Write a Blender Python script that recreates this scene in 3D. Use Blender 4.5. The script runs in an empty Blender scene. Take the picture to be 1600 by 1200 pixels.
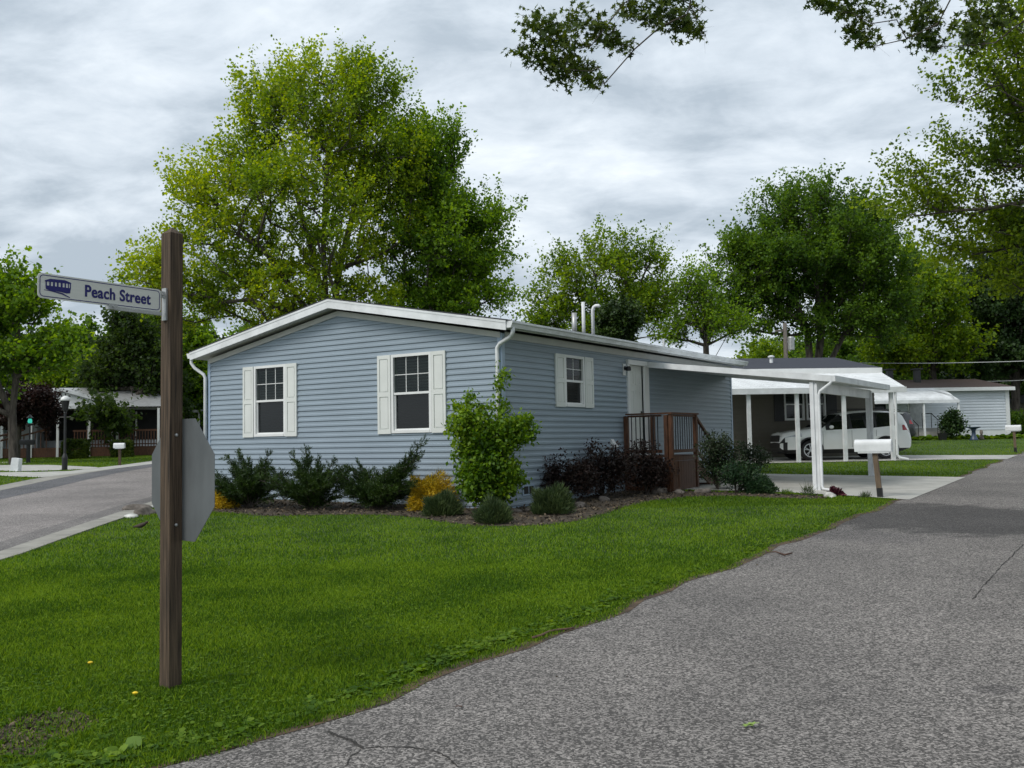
import bpy, bmesh, math, random
import numpy as np
from mathutils import Vector, Matrix
rnd = random.Random(7); R = np.random.default_rng(7)
S = bpy.context.scene; COL = S.collection
rad = math.radians
# ---------------------------------------------------------------- camera
F = 1480.0; PITCH = math.atan(89/1480); ROLL = math.atan(.018); EYE = 1.5
_f = np.array([0, math.cos(PITCH), math.sin(PITCH)])
_r0 = np.array([1., 0, 0]); _u0 = np.array([0, -math.sin(PITCH), math.cos(PITCH)])
_r = _r0*math.cos(ROLL)-_u0*math.sin(ROLL); _u = _u0*math.cos(ROLL)+_r0*math.sin(ROLL)
_O = np.array([0, 0, EYE])
cd = bpy.data.cameras.new('camera'); cam = bpy.data.objects.new('camera', cd); COL.objects.link(cam)
cd.lens = 36*F/1600; cd.sensor_width = 36; cd.clip_end = 3000; cd.clip_start = .05
M = Matrix(((_r[0], _u[0], -_f[0], 0), (_r[1], _u[1], -_f[1], 0), (_r[2], _u[2], -_f[2], EYE), (0, 0, 0, 1)))
cam.matrix_world = M; S.camera = cam
# ---------------------------------------------------------------- world
SUN_AZ, SUN_EL = -125.0, 48.0      # azimuth from +Y towards +X
w = bpy.data.worlds.new('World'); S.world = w; w.use_nodes = True
nt = w.node_tree; N = nt.nodes; Lk = nt.links; N.clear()
out = N.new('ShaderNodeOutputWorld'); bg = N.new('ShaderNodeBackground'); bg.inputs[1].default_value = .1
sky = N.new('ShaderNodeTexSky'); sky.sky_type = 'NISHITA'; sky.sun_disc = False
sky.sun_elevation = rad(SUN_EL); sky.sun_rotation = rad(SUN_AZ)
tc = N.new('ShaderNodeTexCoord'); sp = N.new('ShaderNodeSeparateXYZ'); Lk.new(tc.outputs['Generated'], sp.inputs[0])
def wm(op, a, b=None, c=None):
    n = N.new('ShaderNodeMath'); n.operation = op
    for i, v in enumerate((a, b, c)):
        if v is None: continue
        if isinstance(v, (int, float)): n.inputs[i].default_value = v
        else: Lk.new(v, n.inputs[i])
    return n.outputs[0]
zc = wm('ADD', wm('MAXIMUM', sp.outputs[2], 0.0), .24)
cb = N.new('ShaderNodeCombineXYZ')
Lk.new(wm('DIVIDE', sp.outputs[0], zc), cb.inputs[0]); Lk.new(wm('DIVIDE', sp.outputs[1], zc), cb.inputs[1])
def wnoise(sc, det, rough, dist, loc):
    mp = N.new('ShaderNodeMapping'); mp.inputs['Location'].default_value = loc; mp.inputs['Rotation'].default_value = (0, 0, .5)
    mp.inputs['Scale'].default_value = (1, 1.35, 1)
    Lk.new(cb.outputs[0], mp.inputs[0]); n = N.new('ShaderNodeTexNoise')
    n.inputs['Scale'].default_value = sc; n.inputs['Detail'].default_value = det; n.inputs['Roughness'].default_value = rough
    n.inputs['Distortion'].default_value = dist
    Lk.new(mp.outputs[0], n.inputs['Vector']); return n.outputs[0]
n1 = wnoise(1.9, 8, .55, .5, (3.1, 1.7, 0)); n2 = wnoise(.8, 3, .5, .2, (7.3, 2.2, 4)); n3 = wnoise(5.0, 6, .6, .3, (1.3, 9.2, 2))
val = wm('ADD', wm('ADD', wm('MULTIPLY', n1, .46), wm('MULTIPLY', n2, .26)), wm('MULTIPLY', n3, .28))
cr = N.new('ShaderNodeValToRGB'); Lk.new(val, cr.inputs[0])
e = cr.color_ramp.elements; e[0].position = .41; e[0].color = (.34, .395, .45, 1); e[1].position = .62; e[1].color = (.70, .745, .78, 1)
m_ = cr.color_ramp.elements.new(.50); m_.color = (.50, .555, .61, 1)
# lower sky a little greyer
mulc = N.new('ShaderNodeVectorMath'); mulc.operation = 'SCALE'; Lk.new(cr.outputs[0], mulc.inputs[0])
Lk.new(wm('MULTIPLY', wm('ADD', wm('MULTIPLY', wm('MINIMUM', wm('MAXIMUM', sp.outputs[2], 0.0), .5), .35), .88), 15.6), mulc.inputs['Scale'])
mx = N.new('ShaderNodeMixRGB'); mx.inputs[0].default_value = .93; Lk.new(sky.outputs[0], mx.inputs[1]); Lk.new(mulc.outputs[0], mx.inputs[2])
Lk.new(mx.outputs[0], bg.inputs[0]); Lk.new(bg.outputs[0], out.inputs[0])
# ---------------------------------------------------------------- sun
sl = bpy.data.lights.new('sun', 'SUN'); sl.energy = 2.1; sl.angle = rad(22); sl.color = (1, .95, .88)
so = bpy.data.objects.new('sun', sl); COL.objects.link(so)
sd = Vector((math.sin(rad(SUN_AZ))*math.cos(rad(SUN_EL)), math.cos(rad(SUN_AZ))*math.cos(rad(SUN_EL)), math.sin(rad(SUN_EL))))
so.rotation_euler = sd.to_track_quat('Z', 'Y').to_euler()
S.view_settings.view_transform = 'Standard'; S.view_settings.look = 'None'; S.view_settings.exposure = 0.0; S.view_settings.gamma = 1
S.render.engine = 'CYCLES'; S.cycles.max_bounces = 5; S.cycles.transparent_max_bounces = 8
# ---------------------------------------------------------------- survey helpers
SL = .0235
def zt(y): return SL*(min(max(y, 6), 58)-6)
def ray(x, y): return _f*F+_r*(x-800)+_u*(600-y)
def at(x, y, Y): d = ray(x, y); return _O+d*(Y/d[1])
def G(x, y):
    d = ray(x, y); lo, hi = 1., 400.
    for _ in range(50):
        m = (lo+hi)/2
        if (_O+d*(m/d[1]))[2] > zt(m): lo = m
        else: hi = m
    return _O+d*(lo/d[1])
AZ = rad(33.463); C0 = np.array([-.179, 17.142, .262])
ds = np.array([math.sin(AZ), math.cos(AZ), 0]); df = np.array([-math.cos(AZ), math.sin(AZ), 0])
def ST(s, t, z=None):
    p = C0+ds*s+df*t
    p[2] = zt(p[1]) if z is None else z
    return p
# ---------------------------------------------------------------- materials
def mat(name, col, rough=.7, var=.12, scale=3., col2=None, bump=0., bscale=40., metal=0., spec=.5, stretch=None, coat=0., vpos=(.35, .65), detail=5., island=0.):
    m = bpy.data.materials.new(name); m.use_nodes = True; t = m.node_tree; b = t.nodes['Principled BSDF']
    b.inputs['Roughness'].default_value = rough; b.inputs['Metallic'].default_value = metal
    b.inputs['Specular IOR Level'].default_value = spec; b.inputs['Coat Weight'].default_value = coat
    tcn = t.nodes.new('ShaderNodeTexCoord'); vec = tcn.outputs['Object']
    if stretch:
        mp = t.nodes.new('ShaderNodeMapping'); mp.inputs['Scale'].default_value = stretch; t.links.new(vec, mp.inputs[0]); vec = mp.outputs[0]
    no = t.nodes.new('ShaderNodeTexNoise'); no.inputs['Scale'].default_value = scale; no.inputs['Detail'].default_value = detail; no.inputs['Roughness'].default_value = .6
    t.links.new(vec, no.inputs['Vector'])
    r = t.nodes.new('ShaderNodeValToRGB'); fac = no.outputs[0]
    if island:
        ge = t.nodes.new('ShaderNodeNewGeometry'); a = t.nodes.new('ShaderNodeMath'); a.operation = 'MULTIPLY_ADD'
        t.links.new(ge.outputs['Random Per Island'], a.inputs[0]); a.inputs[1].default_value = island
        s_ = t.nodes.new('ShaderNodeMath'); s_.operation = 'SUBTRACT'; t.links.new(fac, s_.inputs[0]); s_.inputs[1].default_value = island/2
        t.links.new(s_.outputs[0], a.inputs[2]); fac = a.outputs[0]
    t.links.new(fac, r.inputs[0])
    c1 = tuple(c*(1-var) for c in col); c2 = col2 if col2 else tuple(min(1, c*(1+var)) for c in col)
    r.color_ramp.elements[0].position = vpos[0]; r.color_ramp.elements[0].color = (*c1, 1)
    r.color_ramp.elements[1].position = vpos[1]; r.color_ramp.elements[1].color = (*c2, 1)
    t.links.new(r.outputs[0], b.inputs['Base Color'])
    if bump:
        n2_ = t.nodes.new('ShaderNodeTexNoise'); n2_.inputs['Scale'].default_value = bscale; n2_.inputs['Detail'].default_value = 4
        t.links.new(vec, n2_.inputs['Vector']); bu = t.nodes.new('ShaderNodeBump'); bu.inputs['Strength'].default_value = bump; bu.inputs['Distance'].default_value = .01
        t.links.new(n2_.outputs[0], bu.inputs['Height']); t.links.new(bu.outputs[0], b.inputs['Normal'])
    return m
def leafmat(name, dark, mid, light, scale=.35, transl=.55, island=.45, rough=.55):
    m = bpy.data.materials.new(name); m.use_nodes = True; t = m.node_tree; t.nodes.remove(t.nodes['Principled BSDF'])
    o = t.nodes['Material Output']; tcn = t.nodes.new('ShaderNodeTexCoord'); no = t.nodes.new('ShaderNodeTexNoise')
    no.inputs['Scale'].default_value = scale; no.inputs['Detail'].default_value = 3; t.links.new(tcn.outputs['Object'], no.inputs['Vector'])
    ge = t.nodes.new('ShaderNodeNewGeometry')
    a = t.nodes.new('ShaderNodeMath'); a.operation = 'MULTIPLY_ADD'; t.links.new(ge.outputs['Random Per Island'], a.inputs[0]); a.inputs[1].default_value = island
    s_ = t.nodes.new('ShaderNodeMath'); s_.operation = 'SUBTRACT'; t.links.new(no.outputs[0], s_.inputs[0]); s_.inputs[1].default_value = island/2; t.links.new(s_.outputs[0], a.inputs[2])
    r = t.nodes.new('ShaderNodeValToRGB'); t.links.new(a.outputs[0], r.inputs[0])
    el = r.color_ramp.elements; el[0].position = .28; el[0].color = (*dark, 1); el[1].position = .74; el[1].color = (*light, 1); q = el.new(.5); q.color = (*mid, 1)
    d = t.nodes.new('ShaderNodeBsdfPrincipled'); d.inputs['Roughness'].default_value = rough; d.inputs['Specular IOR Level'].default_value = .35
    t.links.new(r.outputs[0], d.inputs['Base Color'])
    tr = t.nodes.new('ShaderNodeBsdfTranslucent'); hs = t.nodes.new('ShaderNodeHueSaturation'); hs.inputs['Hue'].default_value = .485; hs.inputs['Value'].default_value = 1.5; hs.inputs['Saturation'].default_value = 1.05
    t.links.new(r.outputs[0], hs.inputs['Color']); t.links.new(hs.outputs[0], tr.inputs[0])
    mi = t.nodes.new('ShaderNodeMixShader'); mi.inputs[0].default_value = transl; t.links.new(d.outputs[0], mi.inputs[1]); t.links.new(tr.outputs[0], mi.inputs[2]); t.links.new(mi.outputs[0], o.inputs[0])
    return m
def glassmat(name, tint, rough=.03, transp=.5):
    m = bpy.data.materials.new(name); m.use_nodes = True; t = m.node_tree; b = t.nodes['Principled BSDF']; o = t.nodes['Material Output']
    b.inputs['Base Color'].default_value = (*tint, 1); b.inputs['Roughness'].default_value = rough; b.inputs['Specular IOR Level'].default_value = .5
    tr = t.nodes.new('ShaderNodeBsdfTransparent'); tr.inputs[0].default_value = (.75, .8, .78, 1); mi = t.nodes.new('ShaderNodeMixShader'); mi.inputs[0].default_value = transp
    t.links.new(b.outputs[0], mi.inputs[1]); t.links.new(tr.outputs[0], mi.inputs[2]); t.links.new(mi.outputs[0], o.inputs[0])
    return m
m_siding = mat('blue_vinyl', (.262, .322, .375), .42, .06, .8, stretch=(1, 1, 6), spec=.4)
m_trimblue = mat('blue_trim', (.33, .42, .53), .4, .04)
m_white = mat('white_paint', (.74, .75, .74), .4, .05, 2., spec=.4)
m_shut = mat('shutter_vinyl', (.68, .70, .67), .45, .04, 2.)
m_whitemetal = mat('white_metal', (.72, .74, .75), .4, .12, 2.5, spec=.4)
m_soffit = mat('soffit', (.55, .56, .54), .5, .05)
m_shingle = mat('dark_shingles', (.04, .042, .048), .9, .35, 14., stretch=(1, 1, 1))
m_shinglebl = mat('slate_shingles', (.030, .034, .048), .88, .35, 9., stretch=(1, 4, 4))
m_shinglebr = mat('brown_shingles', (.075, .052, .045), .9, .3, 8., stretch=(1, 4, 4))
m_taupe = mat('taupe_siding', (.115, .105, .083), .55, .08, 1.)
m_cream = mat('cream_siding', (.62, .66, .70), .5, .05, 1.)
m_glass = glassmat('window_glass', (.012, .02, .02), .03, .45)
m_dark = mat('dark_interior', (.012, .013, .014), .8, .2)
m_screen = glassmat('insect_screen_glass', (.006, .008, .009), .12, .12)
m_blind = mat('blinds', (.26, .28, .27), .6, .05)
m_metalgrey = mat('sign_aluminium', (.11, .12, .125), .5, .14, 2.2, metal=.1, stretch=(3, 3, 1), bump=.05)
m_galv = mat('galvanised', (.42, .43, .43), .45, .12, 6., metal=.5)
m_post = mat('weathered_wood', (.048, .031, .018), .85, .55, 3., col2=(.115, .077, .048), bump=.7, bscale=3., stretch=(22, 22, .8))
m_deck = mat('stained_cedar', (.075, .028, .012), .6, .3, 4., col2=(.125, .052, .022), bump=.2, bscale=4, stretch=(9, 9, 1.2))
m_postlt = mat('tan_wood', (.14, .10, .065), .8, .3, 4., bump=.4, bscale=4, stretch=(14, 14, 1))
m_black = mat('black_paint', (.012, .012, .013), .45, .2)
m_concrete = mat('concrete', (.40, .395, .365), .85, .16, 1.6, bump=.25, bscale=60, detail=9)
m_gutterc = mat('kerb_concrete', (.26, .25, .22), .85, .2, 2.5, bump=.3, bscale=50, detail=8)
m_rock = mat('rock', (.10, .085, .07), .9, .35, 5., col2=(.22, .19, .165), bump=.8, bscale=9)
m_rockw = mat('pale_rock', (.5, .5, .47), .85, .3, 6., bump=.6, bscale=9)
m_signface = mat('sign_sheeting', (.60, .61, .57), .35, .04, 1.5, stretch=(1, 1, 60))
m_navy = mat('navy_letters', (.012, .012, .13), .4, .1)
m_bark = mat('bark', (.045, .037, .030), .95, .4, 3., col2=(.10, .085, .07), bump=.9, bscale=6, stretch=(3, 3, .7))
m_carpaint = mat('white_car_paint', (.82, .83, .82), .22, .02, 1., coat=.6)
m_carblack = mat('black_plastic', (.012, .012, .013), .5, .1)
m_carglass = mat('car_glass', (.008, .010, .011), .04, .05, spec=.6)
m_tyre = mat('tyre_rubber', (.014, .014, .015), .85, .15)
m_rim = mat('alloy_rim', (.55, .56, .58), .3, .05, metal=.7)
m_red = mat('red_lens', (.30, .008, .012), .15, .1, coat=.5)
m_lamp = mat('clear_lens', (.45, .47, .5), .12, .3, 10., coat=.5)
# leaves
m_l1 = leafmat('spring_maple_leaves', (0.079, 0.147, 0.008), (0.179, 0.291, 0.013), (0.381, 0.458, 0.023), .30)
m_l1b = leafmat('green_maple_leaves', (0.051, 0.121, 0.010), (0.120, 0.233, 0.013), (0.231, 0.373, 0.022), .35)
m_l2 = leafmat('olive_maple_leaves', (0.052, 0.115, 0.008), (0.131, 0.230, 0.010), (0.257, 0.362, 0.019), .35)
m_l4 = leafmat('deep_green_leaves', (0.031, 0.079, 0.010), (0.076, 0.159, 0.013), (0.139, 0.245, 0.020), .3)
m_l8 = leafmat('oak_leaves', (0.050, 0.098, 0.008), (0.123, 0.206, 0.013), (0.246, 0.338, 0.020), .45)
m_lov = leafmat('oak_leaves_near', (0.022, 0.047, 0.007), (0.049, 0.089, 0.009), (0.097, 0.138, 0.014), 1.2, .35)
m_ldark = leafmat('dark_leaves', (0.011, 0.032, 0.007), (0.025, 0.057, 0.011), (0.046, 0.091, 0.015), .4, .2)
m_lred = leafmat('red_maple_leaves', (.012, .006, .006), (.024, .010, .009), (.045, .020, .014), .8, .25)
m_hedge = leafmat('hedge_leaves', (0.022, 0.044, 0.007), (0.055, 0.094, 0.011), (0.121, 0.165, 0.017), 1.5, .3)
m_jun = leafmat('juniper_needles', (0.010, 0.028, 0.003), (0.022, 0.051, 0.006), (0.050, 0.092, 0.010), 1.6, .15)
m_gold = leafmat('gold_cypress', (.20, .16, .010), (.50, .36, .018), (.72, .54, .045), 2.5, .35)
m_lav = leafmat('lavender_leaves', (.024, .046, .016), (.050, .082, .026), (.095, .135, .045), 3., .25)
m_bush = leafmat('bright_shrub_leaves', (.045, .115, .006), (.115, .225, .012), (.24, .36, .025), 1.2, .45)
m_purple = leafmat('purple_shrub_leaves', (.012, .007, .006), (.026, .015, .012), (.055, .032, .024), 2., .25)
m_mix = leafmat('loose_shrub_leaves', (.012, .026, .010), (.026, .050, .016), (.07, .09, .05), 2., .3)
m_spirea = leafmat('spirea_leaves', (.010, .034, .012), (.022, .060, .020), (.05, .095, .03), 2.5, .25)
m_coral = leafmat('burgundy_leaves', (.03, .006, .010), (.07, .012, .022), (.13, .03, .045), 5., .25)
m_grass = leafmat('grass_blades', (0.038, 0.101, 0.003), (0.091, 0.201, 0.007), (0.210, 0.329, 0.020), .9, .35, island=.75, rough=.7)
m_grassfar = leafmat('grass_blades_far', (0.046, 0.105, 0.003), (0.098, 0.194, 0.008), (0.184, 0.278, 0.015), .35, .35, island=.4)
m_weed = leafmat('weed_leaves', (.040, .100, .004), (.085, .175, .008), (.17, .27, .020), 4., .45, rough=.8)
m_l12 = leafmat('shade_tree_leaves', (.014, .034, .006), (.030, .062, .008), (.055, .098, .012), .35)
# ---------------------------------------------------------------- object helpers
def tag(o, label=None, cat=None, group=None, kind=None):
    if label: o['label'] = label
    if cat: o['category'] = cat
    if group: o['group'] = group
    if kind: o['kind'] = kind
    return o
def empty(name, loc, rz=0., **k):
    o = bpy.data.objects.new(name, None); COL.objects.link(o); o.location = loc; o.rotation_euler = (0, 0, rz); o.empty_display_size = .2
    return tag(o, **k)
def link(name, me, m, parent=None, smooth=False):
    o = bpy.data.objects.new(name, me); COL.objects.link(o)
    if m:
        for mm in (m if isinstance(m, list) else [m]): me.materials.append(mm)
    if parent: o.parent = parent
    if smooth and len(me.polygons): me.polygons.foreach_set('use_smooth', np.ones(len(me.polygons), bool))
    return o
class MB:
    def __init__(s, xf=None): s.v = []; s.f = []; s.xf = xf
    def add(s, vs, fs):
        n = len(s.v); s.v += [tuple(s.xf(*p)) if s.xf else tuple(p) for p in vs]; s.f += [tuple(i+n for i in q) for q in fs]; return s
    def box(s, x0, x1, y0, y1, z0, z1):
        return s.add([(x0, y0, z0), (x1, y0, z0), (x1, y1, z0), (x0, y1, z0), (x0, y0, z1), (x1, y0, z1), (x1, y1, z1), (x0, y1, z1)],
                     [(0, 3, 2, 1), (4, 5, 6, 7), (0, 1, 5, 4), (1, 2, 6, 5), (2, 3, 7, 6), (3, 0, 4, 7)])
    def quad(s, a, b, c, d): return s.add([a, b, c, d], [(0, 1, 2, 3)])
    def prism(s, poly, axis, a, b):       # poly of 2D pts extruded on axis
        def P(p, h): return {'x': (h, p[0], p[1]), 'y': (p[0], h, p[1]), 'z': (p[0], p[1], h)}[axis]
        n = len(poly); return s.add([P(p, a) for p in poly]+[P(p, b) for p in poly],
            [tuple(range(n)), tuple(range(2*n-1, n-1, -1))]+[(i, i+n, (i+1) % n+n, (i+1) % n)[::-1] for i in range(n)])
    def bar(s, p, q, w, h=None, up=(0, 0, 1)):
        p = Vector(p); q = Vector(q); d = (q-p).normalized(); u = Vector(up)
        if abs(d.dot(u)) > .98: u = Vector((0, 1, 0))
        sx = d.cross(u).normalized(); sz = sx.cross(d).normalized(); h = h or w
        vs = [tuple(c+sx*a*w/2+sz*b*h/2) for c in (p, q) for a, b in ((-1, -1), (1, -1), (1, 1), (-1, 1))]
        return s.add(vs, [(0, 1, 2, 3), (7, 6, 5, 4), (0, 4, 5, 1), (1, 5, 6, 2), (2, 6, 7, 3), (3, 7, 4, 0)])
    def tube(s, pts, r, n=8, caps=True):
        pts = [Vector(p) for p in pts]; rs = r if isinstance(r, (list, tuple)) else [r]*len(pts); vs = []; fs = []
        u = None
        for i, p in enumerate(pts):
            d = (pts[min(i+1, len(pts)-1)]-pts[max(i-1, 0)]).normalized()
            if u is None: u = Vector((0, 0, 1)) if abs(d.z) < .9 else Vector((1, 0, 0))
            a = d.cross(u).normalized(); u2 = a.cross(d).normalized(); u = u2
            for k in range(n):
                th = 2*math.pi*k/n; vs.append(tuple(p+(a*math.cos(th)+u2*math.sin(th))*rs[i]))
        for i in range(len(pts)-1):
            for k in range(n): fs.append((i*n+k, i*n+(k+1) % n, (i+1)*n+(k+1) % n, (i+1)*n+k))
        if caps: fs += [tuple(range(n))[::-1], tuple(range((len(pts)-1)*n, len(pts)*n))]
        return s.add(vs, fs)
    def lathe(s, prof, c, n=16, axis='z', caps=True):   # prof (r,h)
        vs = []; fs = []
        for r_, h in prof:
            for k in range(n):
                th = 2*math.pi*k/n; a, b = r_*math.cos(th), r_*math.sin(th)
                vs.append({'z': (c[0]+a, c[1]+b, c[2]+h), 'y': (c[0]+a, c[1]+h, c[2]+b), 'x': (c[0]+h, c[1]+a, c[2]+b)}[axis])
        for i in range(len(prof)-1):
            for k in range(n): fs.append((i*n+k, i*n+(k+1) % n, (i+1)*n+(k+1) % n, (i+1)*n+k))
        if caps: fs += [tuple(range(n))[::-1], tuple(range((len(prof)-1)*n, len(prof)*n))]
        return s.add(vs, fs)
    def build(s, name, m, parent=None, smooth=False, bevel=0., recalc=True):
        me = bpy.data.meshes.new(name); me.from_pydata(s.v, [], s.f)
        if recalc or bevel:
            b = bmesh.new(); b.from_mesh(me)
            if recalc: bmesh.ops.recalc_face_normals(b, faces=b.faces)
            if bevel: bmesh.ops.bevel(b, geom=b.edges, offset=bevel, segments=2, affect='EDGES', clamp_overlap=True)
            b.to_mesh(me); b.free()
        return link(name, me, m, parent, smooth)
def npmesh(name, V, Q, m, parent=None, k=4, smooth=False):
    V = np.ascontiguousarray(V, np.float32); Q = np.ascontiguousarray(Q, np.int32)
    me = bpy.data.meshes.new(name); me.vertices.add(len(V)); me.vertices.foreach_set('co', V.ravel())
    me.loops.add(Q.size); me.loops.foreach_set('vertex_index', Q.ravel())
    me.polygons.add(len(Q)); me.polygons.foreach_set('loop_start', np.arange(0, Q.size, k, dtype=np.int32)); me.polygons.foreach_set('loop_total', np.full(len(Q), k, np.int32))
    me.update(calc_edges=True)
    return link(name, me, m, parent, smooth)
def unit(a): return a/np.maximum(np.linalg.norm(a, axis=-1, keepdims=True), 1e-9)
def rdir(n): return unit(R.normal(size=(n, 3)))
def leafquads(P, A, B):
    n = len(P); V = np.stack([P, P+A*.5+B, P+A, P+A*.5-B], 1).reshape(-1, 3); return V, np.arange(4*n).reshape(-1, 4)
def lobed(P, A, B):
    """five-lobed leaves as 10-gons (flat star) : used for the near branches"""
    n = len(P); prof = [(0, 0), (.22, .10), (.18, .75), (.42, .28), (.62, .95), (.66, .25), (1.05, 0), (.66, -.25), (.62, -.95), (.42, -.28), (.18, -.75), (.22, -.10)]
    V = np.stack([P+A*a+B*b for a, b in prof], 1).reshape(-1, 3); k = len(prof)
    return V, np.arange(k*n).reshape(-1, k), k
def tubes(segs, n=5):
    p0 = np.array([s[0] for s in segs]); p1 = np.array([s[1] for s in segs]); r0 = np.array([s[2] for s in segs]); r1 = np.array([s[3] for s in segs])
    d = unit(p1-p0); up = np.where(np.abs(d[:, 2:3]) > .9, [[1., 0, 0]], [[0, 0, 1.]]); a = unit(np.cross(d, up)); b = np.cross(a, d)
    th = np.arange(n)*2*math.pi/n
    ring = a[:, None]*np.cos(th)[None, :, None]+b[:, None]*np.sin(th)[None, :, None]
    V = np.concatenate([p0[:, None]+ring*r0[:, None, None], p1[:, None]+ring*r1[:, None, None]], 1)
    k = np.arange(n); q = np.stack([k, (k+1) % n, (k+1) % n+n, k+n], 1)
    Q = (np.arange(len(segs))[:, None, None]*2*n+q[None]).reshape(-1, 4)
    return V.reshape(-1, 3), Q
def copy_tree(o, parent=None):
    c = o.copy(); COL.objects.link(c)
    if parent: c.parent = parent
    for ch in o.children: copy_tree(ch, c)
    return c
# ---------------------------------------------------------------- trees
def skeleton(stems, cents, tip, pathw=.35, seg=1.1, expo=2.2):
    """stems: list of polylines (Nx3) ; cents: crown points. returns segs and parent map"""
    nodes = []; par = []; plen = []
    for st in stems:
        pj = -1 if st[0] is None else 0
        for i, p in enumerate(st):
            if i == 0 and nodes: prev = 0; continue
            nodes.append(np.array(p, float)); 
            if i == 0: par.append(-1); plen.append(0.)
            else:
                pr = len(nodes)-2 if i > 1 or len(nodes) == 2 else 0
                par.append(pr); plen.append(plen[pr]+np.linalg.norm(nodes[-1]-nodes[pr]))
    base = nodes[0]; order = np.argsort(np.linalg.norm(cents-base, axis=1)); ends = []
    first = max(1, int(len(stems[0])*.35))
    cap = len(nodes)+len(cents)*40; A = np.zeros((cap, 3)); PL = np.zeros(cap); k = len(nodes); A[:k] = nodes; PL[:k] = plen
    PL[:first] += 50
    for ci in order:
        c = cents[ci]; d = np.linalg.norm(A[:k]-c, axis=1)
        down = np.maximum(0, A[:k, 2]-c[2]); j = int(np.argmin(d+pathw*PL[:k]+.8*down))
        m = max(1, int(d[j]/seg)); m = min(m, 36); p0 = A[j].copy(); prev = j
        for i in range(1, m+1):
            f = i/m; p = p0*(1-f)+c*f
            if i < m: p = p+R.normal(size=3)*.10*seg+np.array([0, 0, -.10*math.sin(f*math.pi)*d[j]*.4])
            A[k] = p; PL[k] = PL[prev]+np.linalg.norm(p-A[prev]); par.append(prev); prev = k; k += 1
        ends.append(prev)
    acc = np.zeros(k)
    for e_ in ends: acc[e_] += tip**expo
    for i in range(k-1, 0, -1):
        if acc[i] == 0: acc[i] = tip**expo
        acc[par[i]] += acc[i]
    rr = acc**(1/expo)
    return [(A[par[i]], A[i], min(rr[par[i]], rr[i]*1.5), rr[i]) for i in range(1, k)]
def crown_points(ell, n, shell=.42):
    vol = np.array([e_[3]*e_[4]*e_[5] for e_ in ell])**.8; vol = vol/vol.sum(); pts = []
    for e_, v in zip(ell, vol):
        m = max(3, int(n*v)); d = rdir(m); r_ = R.random(m)**shell
        pts.append(np.array(e_[:3])+d*r_[:, None]*np.array(e_[3:]))
    return np.concatenate(pts)
def tree(name, label, cat, base, ell, n, per, ls, sig, m, stems=None, seed=1, group=None, tip=.012, droop=.2, near=False, shell=.42, flat=.7, bark=None, trunk_r=None):
    global R
    R = np.random.default_rng(seed); base = np.array(base, float)
    root = empty(name, base, label=label, cat=cat, group=group)
    ell = [tuple(np.array(e_[:3])-base)+tuple(e_[3:]) for e_ in ell]
    ell = [tuple(e_[:3])+tuple(max(q*.35, q-sig*1.15) for q in e_[3:]) for e_ in ell]
    cents = crown_points(ell, n, shell)
    zc_ = np.mean([e_[2] for e_ in ell]); cx_ = np.mean([e_[0] for e_ in ell]); cy_ = np.mean([e_[1] for e_ in ell])
    if stems is None:
        h = max(1.5, min(e_[2]-e_[5] for e_ in ell)); top = np.array([cx_, cy_, zc_])
        stems = [[(0, 0, -.3), (0, 0, h*.5), (cx_*.12, cy_*.12, h), tuple(top*.6+np.array([0, 0, h])*.4), tuple(top)]]
    segs = skeleton(stems, cents, tip, seg=.30 if near else .8)
    V, Q = tubes(segs, 6); npmesh('trunk', V, Q, bark or m_bark, root, smooth=True)
    # leaves strung along short twigs that fan out of every crown point
    nc = len(cents); sub = 6; mid_ = np.array([cx_, cy_, zc_-1.])
    outw = unit(cents-mid_); tw = unit(outw[:, None]*.55+R.normal(size=(nc, sub, 3))*np.array([1, 1, flat])*.75+np.array([0, 0, .25]))
    tl = sig*1.9*(.5+.9*R.random((nc, sub, 1))); st0 = cents[:, None]+R.normal(size=(nc, sub, 3))*sig*.30
    T0 = st0.reshape(-1, 3); T1 = (st0+tw*tl).reshape(-1, 3); r_t = tip*.42
    Vt, Qt = tubes([(a, c_, r_t, r_t*.5) for a, c_ in zip(T0, T1)], 3); npmesh('twigs', Vt, Qt, bark or m_bark, root)
    pk = max(1, per//sub); cnt = (pk*(.3+1.4*R.random(len(T0)))).astype(int)
    idx = np.repeat(np.arange(len(T0)), cnt); tot = len(idx); q_ = R.random((tot, 1))**.8
    P = T0[idx]*(1-q_)+T1[idx]*q_*1.05+R.normal(size=(tot, 3))*sig*(.22 if not near else .30)
    A = unit(R.normal(size=(tot, 3))+np.array([0, 0, -droop])); nrm = unit(R.normal(size=(tot, 3))*.8+np.array([0, 0, .8]))
    B = unit(np.cross(A, nrm)); s_ = ls*(.6+.8*R.random((tot, 1)))
    if near:
        V, Q, k = lobed(P, A*s_, B*s_*.5); npmesh('crown', V, Q, m, root, k)
    else:
        V, Q = leafquads(P, A*s_, B*s_*.42); npmesh('crown', V, Q, m, root)
    return root
def E(px, py, rx, ry, Y, dy=0., rd=None):
    c = at(px, py, Y+dy); k = (Y+dy)/F
    return (c[0], c[1], c[2], rx*k, (rd if rd else (rx+ry)/2*.85)*k, ry*k)
def gp(px, Y): p = at(px, 700, Y); return (p[0], Y, zt(Y))
def limb(base, pts): 
    b = np.array(base); return [(0, 0, -.3)]+[tuple(at(x, y, Y)-b) for x, y, Y in pts]
TREES = True
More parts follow.
